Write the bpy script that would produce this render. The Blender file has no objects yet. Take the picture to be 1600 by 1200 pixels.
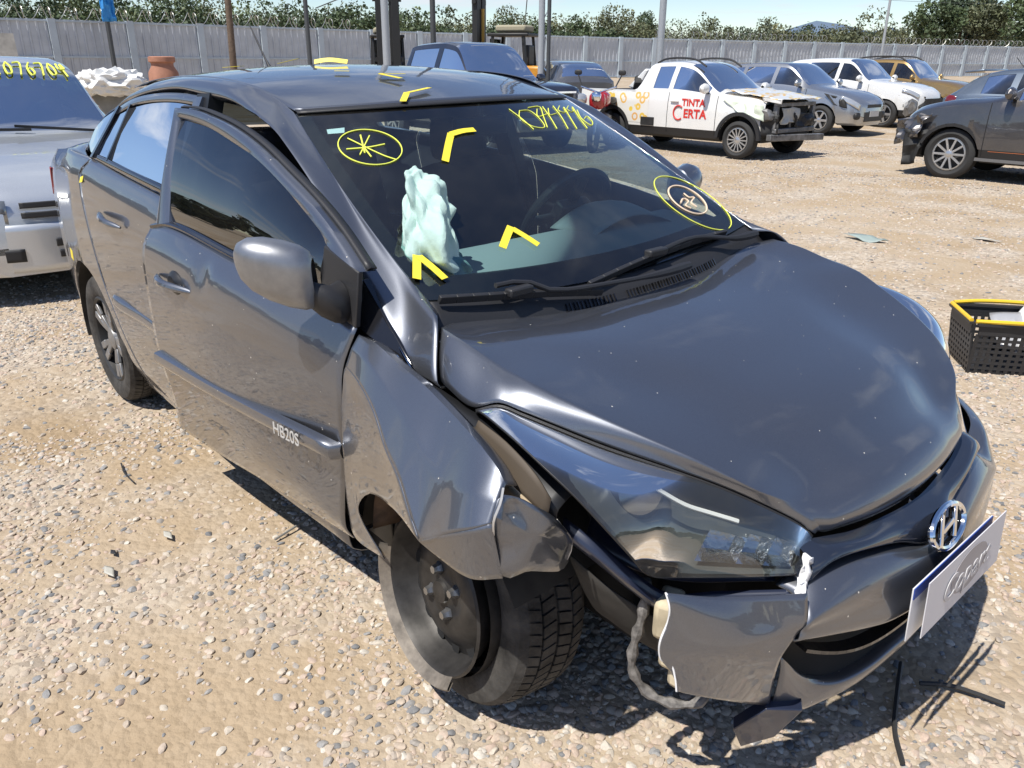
import bpy, bmesh, math, random
import numpy as np
from mathutils import Vector, Matrix, noise
random.seed(7); rng = np.random.default_rng(7)
D = bpy.data; SC = bpy.context.scene; COL = SC.collection
R_ = math.radians

# ------------------------------------------------------------------ camera
CAM_POS = Vector((1.31708, -1.69137, 1.48816))
CAM_R = Vector((0.65600, 0.75473, 0.00687)); CAM_F = Vector((-0.69790, 0.61005, -0.37524))
cam_u = CAM_R.cross(CAM_F).normalized(); CAM_R = CAM_F.cross(cam_u).normalized()
cd = D.cameras.new("camera"); cam = D.objects.new("camera", cd); COL.objects.link(cam)
cd.sensor_width = 36; cd.lens = 1247.41 / 1600 * 36; cd.clip_start = 0.05; cd.clip_end = 6000
M = Matrix((CAM_R, cam_u, -CAM_F)).transposed().to_4x4(); M.translation = CAM_POS
cam.matrix_world = M; SC.camera = cam

# ------------------------------------------------------------------ sky, sun, exposure
SUN_DIR = Vector((0.02, -0.48, 0.875)).normalized()           # towards the sun
sun_el = math.asin(SUN_DIR.z); sun_az = math.atan2(SUN_DIR.x, SUN_DIR.y)
W = D.worlds.new("World"); SC.world = W; W.use_nodes = True
nt = W.node_tree; nt.nodes.clear()
def N(nt, t, **k):
    n = nt.nodes.new(t)
    for a, b in k.items():
        if hasattr(n, a): setattr(n, a, b)
        else: n.inputs[a.replace('_', ' ')].default_value = b
    return n
def ramp(nt, fac, stops, interp='LINEAR'):
    n = nt.nodes.new('ShaderNodeValToRGB'); n.color_ramp.interpolation = interp
    e = n.color_ramp.elements
    while len(e) < len(stops): e.new(0.5)
    for i, (p, c) in enumerate(stops):
        e[i].position = p; e[i].color = (*c, 1) if len(c) == 3 else c
    if fac is not None: nt.links.new(fac, n.inputs[0])
    return n
sky = N(nt, 'ShaderNodeTexSky', sky_type='NISHITA', sun_disc=False, sun_elevation=sun_el, sun_rotation=sun_az, air_density=1.0, dust_density=0.15, ozone_density=1.2, altitude=1200)
tc = N(nt, 'ShaderNodeTexCoord'); sep = N(nt, 'ShaderNodeSeparateXYZ'); nt.links.new(tc.outputs['Generated'], sep.inputs[0])
# clouds: direction projected on a flat layer overhead
mx = N(nt, 'ShaderNodeMath', operation='MAXIMUM'); nt.links.new(sep.outputs[2], mx.inputs[0]); mx.inputs[1].default_value = 0.0
ad = N(nt, 'ShaderNodeMath', operation='ADD'); nt.links.new(mx.outputs[0], ad.inputs[0]); ad.inputs[1].default_value = 0.09
dx = N(nt, 'ShaderNodeMath', operation='DIVIDE'); nt.links.new(sep.outputs[0], dx.inputs[0]); nt.links.new(ad.outputs[0], dx.inputs[1])
dy = N(nt, 'ShaderNodeMath', operation='DIVIDE'); nt.links.new(sep.outputs[1], dy.inputs[0]); nt.links.new(ad.outputs[0], dy.inputs[1])
cmb = N(nt, 'ShaderNodeCombineXYZ'); nt.links.new(dx.outputs[0], cmb.inputs[0]); nt.links.new(dy.outputs[0], cmb.inputs[1])
n1 = N(nt, 'ShaderNodeTexNoise', Scale=0.85, Detail=9.0, Roughness=0.58, Distortion=0.25); nt.links.new(cmb.outputs[0], n1.inputs['Vector'])
cr = ramp(nt, n1.outputs[0], [(0.52, (0, 0, 0)), (0.68, (1, 1, 1))])
cloud_amt = N(nt, 'ShaderNodeMath', operation='MULTIPLY'); nt.links.new(cr.outputs[0], cloud_amt.inputs[0]); cloud_amt.inputs[1].default_value = 0.85
mixc = N(nt, 'ShaderNodeMixRGB'); nt.links.new(cloud_amt.outputs[0], mixc.inputs[0]); hs = N(nt, 'ShaderNodeHueSaturation', Saturation=1.08, Hue=.507); nt.links.new(sky.outputs[0], hs.inputs['Color']); nt.links.new(hs.outputs[0], mixc.inputs[1]); mixc.inputs[2].default_value = (6.2, 6.5, 7.0, 1)
bg = N(nt, 'ShaderNodeBackground', Strength=0.105); nt.links.new(mixc.outputs[0], bg.inputs[0])
wo = N(nt, 'ShaderNodeOutputWorld'); nt.links.new(bg.outputs[0], wo.inputs[0])
sd = D.lights.new("sun", 'SUN'); sun = D.objects.new("sun", sd); COL.objects.link(sun)
sd.energy = 4.5; sd.angle = R_(0.53); sd.color = (1.0, 0.955, 0.88)
sun.rotation_euler = SUN_DIR.to_track_quat('Z', 'Y').to_euler(); sun.location = SUN_DIR * 60
vs = SC.view_settings; vs.view_transform = 'Standard'; vs.look = 'None'; vs.gamma = 1; vs.use_curve_mapping = False; vs.exposure = 0.35
SC.render.engine = 'CYCLES'; SC.cycles.use_denoising = True; SC.cycles.max_bounces = 8; SC.cycles.transparent_max_bounces = 12
SC.cycles.caustics_reflective = False; SC.cycles.caustics_refractive = False; SC.cycles.sample_clamp_indirect = 6

# ------------------------------------------------------------------ materials
MATS = {}
def mat(name, col=(.5, .5, .5), rough=.5, metal=0., coat=0., spec=.5, bump=None, var=None, emit=None, sheen=0., coat_rough=.03):
    """var=(scale, amount): brightness noise; bump=(scale, strength)"""
    if name in MATS: return MATS[name]
    m = D.materials.new(name); m.use_nodes = True; t = m.node_tree; b = t.nodes['Principled BSDF']
    b.inputs['Base Color'].default_value = (*col, 1); b.inputs['Roughness'].default_value = rough; b.inputs['Metallic'].default_value = metal
    b.inputs['Coat Weight'].default_value = coat; b.inputs['Coat Roughness'].default_value = coat_rough; b.inputs['Specular IOR Level'].default_value = spec
    if var or bump: tcn = N(t, 'ShaderNodeTexCoord')
    if var:
        n = N(t, 'ShaderNodeTexNoise', Scale=var[0], Detail=6.0, Roughness=.6); t.links.new(tcn.outputs['Object'], n.inputs['Vector'])
        a = var[1]; r = ramp(t, n.outputs[0], [(.3, tuple(x * (1 - a) for x in col)), (.7, tuple(min(1, x * (1 + a)) for x in col))]); t.links.new(r.outputs[0], b.inputs['Base Color'])
    if bump:
        n2 = N(t, 'ShaderNodeTexNoise', Scale=bump[0], Detail=4.0); t.links.new(tcn.outputs['Object'], n2.inputs['Vector'])
        bp = N(t, 'ShaderNodeBump', Strength=bump[1], Distance=.01); t.links.new(n2.outputs[0], bp.inputs['Height']); t.links.new(bp.outputs[0], b.inputs['Normal'])
    if emit: b.inputs['Emission Color'].default_value = (*emit[0], 1); b.inputs['Emission Strength'].default_value = emit[1]
    MATS[name] = m; return m
def paint(name, col, metal=.0, rough=.4, dust=.0, specks=0., orange=.0, low_dirt=None):
    """car paint: flaky base under a clear coat, thin dust film and bright specks of dried mud"""
    if name in MATS: return MATS[name]
    m = D.materials.new(name); m.use_nodes = True; t = m.node_tree; b = t.nodes['Principled BSDF']
    b.inputs['Metallic'].default_value = metal; b.inputs['Roughness'].default_value = rough
    b.inputs['Coat Weight'].default_value = 1.; b.inputs['Coat Roughness'].default_value = .03; b.inputs['Coat IOR'].default_value = 1.6
    o = N(t, 'ShaderNodeTexCoord')
    fl = N(t, 'ShaderNodeTexVoronoi', Scale=2600.0); t.links.new(o.outputs['Object'], fl.inputs['Vector'])
    fr = ramp(t, fl.outputs['Color'], [(0, tuple(c * .75 for c in col)), (1, tuple(min(1, c * 1.3) for c in col))])
    src = fr.outputs[0]
    # dust film
    dn = N(t, 'ShaderNodeTexNoise', Scale=2.2, Detail=8.0, Roughness=.65); t.links.new(o.outputs['Object'], dn.inputs['Vector'])
    dr = ramp(t, dn.outputs[0], [(.35, (0, 0, 0)), (.8, (dust,) * 3)])
    mxx = N(t, 'ShaderNodeMixRGB'); t.links.new(dr.outputs[0], mxx.inputs[0]); t.links.new(src, mxx.inputs[1]); mxx.inputs[2].default_value = (.33, .28, .22, 1)
    src = mxx.outputs[0]; fac = dr.outputs[0]
    if specks > 0:
        sv = N(t, 'ShaderNodeTexVoronoi', Scale=55.0); t.links.new(o.outputs['Object'], sv.inputs['Vector'])
        wn = N(t, 'ShaderNodeTexNoise', Scale=90.0, Detail=2.0); t.links.new(o.outputs['Object'], wn.inputs['Vector'])
        sub = N(t, 'ShaderNodeMath', operation='ADD'); t.links.new(sv.outputs['Distance'], sub.inputs[0])
        mu = N(t, 'ShaderNodeMath', operation='MULTIPLY'); t.links.new(wn.outputs[0], mu.inputs[0]); mu.inputs[1].default_value = .12; t.links.new(mu.outputs[0], sub.inputs[1])
        # only some of the cells carry a speck
        sc_ = N(t, 'ShaderNodeSeparateColor'); t.links.new(sv.outputs['Color'], sc_.inputs[0])
        th = N(t, 'ShaderNodeMath', operation='MULTIPLY'); t.links.new(sc_.outputs[0], th.inputs[0]); t.links.new(sc_.outputs[0], th.inputs[1])
        thb = N(t, 'ShaderNodeMath', operation='MULTIPLY'); t.links.new(th.outputs[0], thb.inputs[0]); t.links.new(th.outputs[0], thb.inputs[1])
        th2 = N(t, 'ShaderNodeMath', operation='MULTIPLY'); t.links.new(thb.outputs[0], th2.inputs[0]); th2.inputs[1].default_value = .17 * specks
        lt = N(t, 'ShaderNodeMath', operation='LESS_THAN'); t.links.new(sub.outputs[0], lt.inputs[0]); t.links.new(th2.outputs[0], lt.inputs[1])
        m2 = N(t, 'ShaderNodeMixRGB'); t.links.new(lt.outputs[0], m2.inputs[0]); t.links.new(src, m2.inputs[1]); m2.inputs[2].default_value = (.55, .52, .47, 1)
        src = m2.outputs[0]
        cw = N(t, 'ShaderNodeMath', operation='SUBTRACT'); cw.inputs[0].default_value = 1.; t.links.new(lt.outputs[0], cw.inputs[1])
        t.links.new(cw.outputs[0], b.inputs['Coat Weight'])
        mm = N(t, 'ShaderNodeMath', operation='MULTIPLY'); t.links.new(cw.outputs[0], mm.inputs[0]); mm.inputs[1].default_value = metal; t.links.new(mm.outputs[0], b.inputs['Metallic'])
    t.links.new(src, b.inputs['Base Color'])
    # faint ripple so that reflections are not mirror-perfect
    rn = N(t, 'ShaderNodeTexNoise', Scale=5.0, Detail=3.0); t.links.new(o.outputs['Object'], rn.inputs['Vector'])
    bp = N(t, 'ShaderNodeBump', Strength=.05, Distance=.02); t.links.new(rn.outputs[0], bp.inputs['Height']); t.links.new(bp.outputs[0], b.inputs['Coat Normal'])
    MATS[name] = m; return m
def glass(name, tint=(.6, .7, .7), refl=1.0, dirt=.06, rough=0.0):
    """thin tinted sheet: see-through plus a mirror reflection that grows at grazing angles, with a dusty film"""
    if name in MATS: return MATS[name]
    m = D.materials.new(name); m.use_nodes = True; t = m.node_tree; t.nodes.clear()
    out = N(t, 'ShaderNodeOutputMaterial'); tr = N(t, 'ShaderNodeBsdfTransparent'); tr.inputs[0].default_value = (*tint, 1)
    gl = N(t, 'ShaderNodeBsdfGlossy'); gl.inputs['Roughness'].default_value = rough; gl.inputs[0].default_value = (1, 1, 1, 1)
    fz = N(t, 'ShaderNodeFresnel', IOR=1.5)
    fm = N(t, 'ShaderNodeMath', operation='MULTIPLY'); t.links.new(fz.outputs[0], fm.inputs[0]); fm.inputs[1].default_value = 1.75 * refl; fm.use_clamp = True
    mx_ = N(t, 'ShaderNodeMixShader'); t.links.new(fm.outputs[0], mx_.inputs[0]); t.links.new(tr.outputs[0], mx_.inputs[1]); t.links.new(gl.outputs[0], mx_.inputs[2])
    df = N(t, 'ShaderNodeBsdfDiffuse'); df.inputs[0].default_value = (.5, .47, .42, 1)
    o = N(t, 'ShaderNodeTexCoord'); nn = N(t, 'ShaderNodeTexNoise', Scale=3.0, Detail=8.0, Roughness=.7); t.links.new(o.outputs['Object'], nn.inputs['Vector'])
    rr = ramp(t, nn.outputs[0], [(.35, (dirt * .15,) * 3), (.75, (dirt,) * 3)])
    m2 = N(t, 'ShaderNodeMixShader'); t.links.new(rr.outputs[0], m2.inputs[0]); t.links.new(mx_.outputs[0], m2.inputs[1]); t.links.new(df.outputs[0], m2.inputs[2])
    t.links.new(m2.outputs[0], out.inputs[0]); MATS[name] = m; return m

# ------------------------------------------------------------------ mesh helpers
def tag(o, label=None, cat=None, group=None, kind=None):
    if label: o['label'] = label
    if cat: o['category'] = cat
    if group: o['group'] = group
    if kind: o['kind'] = kind
    return o
def link(name, me, mt=None, parent=None, smooth=True, angle=35, thick=0.):
    o = D.objects.new(name, me); COL.objects.link(o)
    if mt is not None and not me.materials: me.materials.append(mt)
    if smooth and len(me.polygons):
        me.polygons.foreach_set('use_smooth', [True] * len(me.polygons))
        try: me.set_sharp_from_angle(angle=R_(angle))
        except Exception: pass
    if parent is not None: o.parent = parent
    if thick:
        s = o.modifiers.new('thickness', 'SOLIDIFY'); s.thickness = thick; s.offset = 0
    return o
def mesh(name, v, f, mt=None, parent=None, **k):
    me = D.meshes.new(name); me.from_pydata([tuple(map(float, p)) for p in v], [], [tuple(int(i) for i in q) for q in f]); me.update()
    return link(name, me, mt, parent, **k)
def empty(name, loc=(0, 0, 0), rz=0., parent=None):
    o = D.objects.new(name, None); COL.objects.link(o); o.location = loc; o.rotation_euler = (0, 0, rz); o.empty_display_size = .1
    if parent: o.parent = parent
    return o
def crv(pts, n, lin=False):
    """resample a polyline through its points: Catmull-Rom, even by length"""
    P = np.array(pts, float)
    if len(P) == 1: return np.repeat(P, n, 0)
    if lin or len(P) == 2: Q = P
    else:
        A = np.vstack([2 * P[0] - P[1], P, 2 * P[-1] - P[-2]]); out = []
        for i in range(1, len(A) - 2):
            p0, p1, p2, p3 = A[i - 1:i + 3]
            d0 = max(np.linalg.norm(p1 - p0) ** .5, 1e-6); d1 = max(np.linalg.norm(p2 - p1) ** .5, 1e-6); d2 = max(np.linalg.norm(p3 - p2) ** .5, 1e-6)
            m1 = (p1 - p0) / d0 - (p2 - p0) / (d0 + d1) + (p2 - p1) / d1; m2 = (p2 - p1) / d1 - (p3 - p1) / (d1 + d2) + (p3 - p2) / d2
            m1 *= d1; m2 *= d1
            t = np.linspace(0, 1, 12, endpoint=False)[:, None]
            out.append((2 * t**3 - 3 * t**2 + 1) * p1 + (t**3 - 2 * t**2 + t) * m1 + (-2 * t**3 + 3 * t**2) * p2 + (t**3 - t**2) * m2)
        Q = np.vstack(out + [P[-1:]])
    s = np.concatenate([[0], np.cumsum(np.linalg.norm(np.diff(Q, axis=0), axis=1))])
    if s[-1] < 1e-9: return np.repeat(P[:1], n, 0)
    q = np.linspace(0, s[-1], n); return np.stack([np.interp(q, s, Q[:, k]) for k in range(Q.shape[1])], 1)
def loft_grid(rows, nu, nv, lin=False, even=False):
    """rows of 3-D points, each row resampled to nv; nu samples across the rows"""
    G = np.array([crv(r, nv) for r in rows])
    if len(rows) == nu and not even: return G
    out = np.empty((nu, nv, 3))
    if even:
        for j in range(nv): out[:, j] = crv(G[:, j], nu, lin)
    else:                                     # shared parameter: keeps the rows on straight grid lines
        L = np.linalg.norm(np.diff(G, axis=0), axis=2).mean(1); s = np.concatenate([[0], np.cumsum(L)]); s /= s[-1]
        q = np.linspace(0, 1, nu)
        for k in s[1:-1]: q[np.argmin(abs(q - k))] = k
        for j in range(nv):
            P = G[:, j]
            if lin or len(P) == 2: out[:, j] = np.stack([np.interp(q, s, P[:, k]) for k in range(3)], 1); continue
            m = np.empty_like(P); m[1:-1] = (P[2:] - P[:-2]) / (s[2:] - s[:-2])[:, None]; m[0] = (P[1] - P[0]) / (s[1] - s[0]); m[-1] = (P[-1] - P[-2]) / (s[-1] - s[-2])
            i = np.clip(np.searchsorted(s, q, 'right') - 1, 0, len(s) - 2); h = (s[i + 1] - s[i]); t = ((q - s[i]) / h)[:, None]; h = h[:, None]
            out[:, j] = (2 * t**3 - 3 * t**2 + 1) * P[i] + (t**3 - 2 * t**2 + t) * h * m[i] + (-2 * t**3 + 3 * t**2) * P[i + 1] + (t**3 - t**2) * h * m[i + 1]
    return out
def grid_mesh(name, G, mt=None, parent=None, flip=False, wrap=False, **k):
    nu, nv = G.shape[:2]; v = G.reshape(-1, 3); f = []
    for i in range(nu - 1):
        for j in range(nv - (0 if wrap else 1)):
            a, b = i * nv + j, i * nv + (j + 1) % nv; q = (a, b, b + nv, a + nv); f.append(q[::-1] if flip else q)
    return mesh(name, v, f, mt, parent, **k)
def loft(name, rows, nu, nv, mt=None, parent=None, lin=False, flip=False, **k):
    return grid_mesh(name, loft_grid(rows, nu, nv, lin), mt, parent, flip, **k)
def mir(pts): return [(p[0], -p[1], p[2]) for p in pts]
class MB:
    """collects simple solids, built as one mesh"""
    def __init__(s): s.v = []; s.f = []
    def add(s, v, f):
        o = len(s.v); s.v += [tuple(map(float, p)) for p in v]; s.f += [tuple(i + o for i in q) for q in f]; return s
    def box(s, c, d, rot=None):
        x, y, z = (a / 2 for a in d); v = [Vector((i * x, j * y, k * z)) for i in (-1, 1) for j in (-1, 1) for k in (-1, 1)]
        if rot is not None: v = [rot @ p for p in v]
        return s.add([p + Vector(c) for p in v], [(0, 1, 3, 2), (4, 6, 7, 5), (0, 4, 5, 1), (2, 3, 7, 6), (0, 2, 6, 4), (1, 5, 7, 3)])
    def beam(s, a, b, w, h, up=(0, 0, 1)):
        a, b = Vector(a), Vector(b); d = (b - a); L = d.length; d.normalize(); u = Vector(up); sx = d.cross(u)
        if sx.length < 1e-4: sx = d.cross(Vector((1, 0, 0)))
        sx.normalize(); uu = sx.cross(d); v = []
        for p in (a, b):
            for i, j in ((-1, -1), (1, -1), (1, 1), (-1, 1)): v.append(p + sx * (i * w / 2) + uu * (j * h / 2))
        return s.add(v, [(3, 2, 1, 0), (4, 5, 6, 7), (0, 1, 5, 4), (1, 2, 6, 5), (2, 3, 7, 6), (3, 0, 4, 7)])
    def tube(s, pts, r, n=8, caps=True):
        P = [Vector(p) for p in pts]; rr = r if hasattr(r, '__len__') else [r] * len(P); rings = []; up = Vector((0, 0, 1)); ox = None
        for i, p in enumerate(P):
            d = (P[min(i + 1, len(P) - 1)] - P[max(i - 1, 0)]); d.normalize()
            if ox is None:
                ox = d.cross(up)
                if ox.length < 1e-3: ox = d.cross(Vector((1, 0, 0)))
            ox = (ox - d * ox.dot(d)); ox.normalize(); oy = d.cross(ox)
            rings.append([p + (ox * math.cos(a) + oy * math.sin(a)) * rr[i] for a in (2 * math.pi * k / n for k in range(n))])
        v = [q for rg in rings for q in rg]; f = []
        for i in range(len(P) - 1):
            for k in range(n): f.append((i * n + k, i * n + (k + 1) % n, (i + 1) * n + (k + 1) % n, (i + 1) * n + k))
        if caps: f.append(tuple(range(n))[::-1]); f.append(tuple(range((len(P) - 1) * n, len(P) * n)))
        return s.add(v, f)
    def lathe(s, prof, n=32, M4=None, a0=0, a1=2 * math.pi):
        """prof (radius, along y); spun about y"""
        full = abs(a1 - a0 - 2 * math.pi) < 1e-6; m = n if full else n + 1; v = []
        for k in range(m):
            a = a0 + (a1 - a0) * k / n
            for (r, y) in prof: v.append(Vector((r * math.cos(a), y, r * math.sin(a))))
        if M4 is not None: v = [M4 @ p for p in v]
        f = []; q = len(prof)
        for k in range(n):
            k2 = (k + 1) % m
            for i in range(q - 1): f.append((k * q + i, k * q + i + 1, k2 * q + i + 1, k2 * q + i))
        return s.add(v, f)
    def prism(s, poly, off):
        """closed outline (3-D points) swept by a vector"""
        n = len(poly); a = [Vector(p) for p in poly]; o = Vector(off); v = a + [p + o for p in a]
        return s.add(v, [tuple(range(n))[::-1], tuple(range(n, 2 * n))] + [(i, (i + 1) % n, n + (i + 1) % n, n + i) for i in range(n)])
    def build(s, name, mt=None, parent=None, bevel=0., **k):
        o = mesh(name, s.v, s.f, mt, parent, **k)
        bm = bmesh.new(); bm.from_mesh(o.data); bmesh.ops.recalc_face_normals(bm, faces=bm.faces); bm.to_mesh(o.data); bm.free()
        if bevel: b = o.modifiers.new('bevel', 'BEVEL'); b.width = bevel; b.segments = 2; b.limit_method = 'ANGLE'
        return o
def copy_tree(o, parent=None):
    c = o.copy(); COL.objects.link(c)
    if parent is not None: c.parent = parent
    for ch in [x for x in D.objects if x.parent == o]: copy_tree(ch, c)
    return c
def text(name, body, size, mt, parent, M4, extrude=.0008, shear=0., bold=0.):
    cu = D.curves.new(name, 'FONT'); cu.body = body; cu.size = size; cu.extrude = extrude; cu.align_x = 'CENTER'; cu.align_y = 'CENTER'; cu.shear = shear; cu.offset = bold
    t = D.objects.new(name, cu); COL.objects.link(t); me = D.meshes.new_from_object(t.evaluated_get(bpy.context.evaluated_depsgraph_get())); D.objects.remove(t)
    me.materials.clear(); me.materials.append(mt); o = D.objects.new(name, me); COL.objects.link(o); o.parent = parent; o.matrix_local = M4; return o
def frame(o, x, z):
    """matrix with local x along x, local z along z (the facing side), at o"""
    x = Vector(x).normalized(); z = Vector(z); z = (z - x * z.dot(x)).normalized(); y = z.cross(x)
    m = Matrix((x, y, z)).transposed().to_4x4(); m.translation = Vector(o); return m

# ------------------------------------------------------------------ ground
def ground_material():
    m = D.materials.new('sandy_gravel_ground'); m.use_nodes = True; t = m.node_tree; b = t.nodes['Principled BSDF']; b.inputs['Roughness'].default_value = .95; b.inputs['Specular IOR Level'].default_value = .15
    o = N(t, 'ShaderNodeTexCoord')
    n1 = N(t, 'ShaderNodeTexNoise', Scale=.55, Detail=9.0, Roughness=.62); t.links.new(o.outputs['Object'], n1.inputs['Vector'])
    base = ramp(t, n1.outputs[0], [(.36, (.33, .24, .145)), (.5, (.40, .305, .20)), (.66, (.44, .36, .265))])
    v = N(t, 'ShaderNodeTexVoronoi', Scale=38.0); t.links.new(o.outputs['Object'], v.inputs['Vector'])
    st = ramp(t, v.outputs['Color'], [(.0, (.24, .22, .20)), (.45, (.45, .38, .30)), (.8, (.55, .48, .39)), (1., (.64, .60, .54))])
    n2 = N(t, 'ShaderNodeTexNoise', Scale=1.4, Detail=6.0); t.links.new(o.outputs['Object'], n2.inputs['Vector'])
    mk = ramp(t, n2.outputs[0], [(.44, (.08, .08, .08)), (.62, (.85, .85, .85))])
    mx = N(t, 'ShaderNodeMixRGB'); t.links.new(mk.outputs[0], mx.inputs[0]); t.links.new(base.outputs[0], mx.inputs[1]); t.links.new(st.outputs[0], mx.inputs[2])
    t.links.new(mx.outputs[0], b.inputs['Base Color'])
    v2 = N(t, 'ShaderNodeTexVoronoi', Scale=38.0); t.links.new(o.outputs['Object'], v2.inputs['Vector'])
    inv = N(t, 'ShaderNodeMath', operation='SUBTRACT'); inv.inputs[0].default_value = 1.; t.links.new(v2.outputs['Distance'], inv.inputs[1])
    n3 = N(t, 'ShaderNodeTexNoise', Scale=60.0, Detail=6.0); t.links.new(o.outputs['Object'], n3.inputs['Vector'])
    ad = N(t, 'ShaderNodeMath', operation='ADD'); t.links.new(inv.outputs[0], ad.inputs[0]); t.links.new(n3.outputs[0], ad.inputs[1])
    bp = N(t, 'ShaderNodeBump', Strength=.5, Distance=.012); t.links.new(ad.outputs[0], bp.inputs['Height']); t.links.new(bp.outputs[0], b.inputs['Normal'])
    return m
m_ground = ground_material()
def gh(x, y):
    """gentle unevenness of the yard, flat under the sedan"""
    d = math.hypot(x + .8, y); k = min(1., max(0., (d - 2.2) / 4)); return k * .05 * noise.noise(Vector((x * .35, y * .35, 0)))
xs = np.concatenate([-np.geomspace(3, 1500, 40)[::-1], np.linspace(-2.8, 3, 60), np.geomspace(3.2, 800, 30)]); ys = np.concatenate([-np.geomspace(3, 800, 30)[::-1], np.linspace(-2.9, 8, 90), np.geomspace(8.2, 1500, 45)])
v = [(x, y, gh(x, y) if math.hypot(x, y) < 40 else 0) for x in xs for y in ys]; ny = len(ys)
f = [(i * ny + j, (i + 1) * ny + j, (i + 1) * ny + j + 1, i * ny + j + 1) for i in range(len(xs) - 1) for j in range(ny - 1)]
tag(mesh('ground', v, f, m_ground), 'sandy gravel yard floor scattered with stones', kind='structure')

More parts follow.
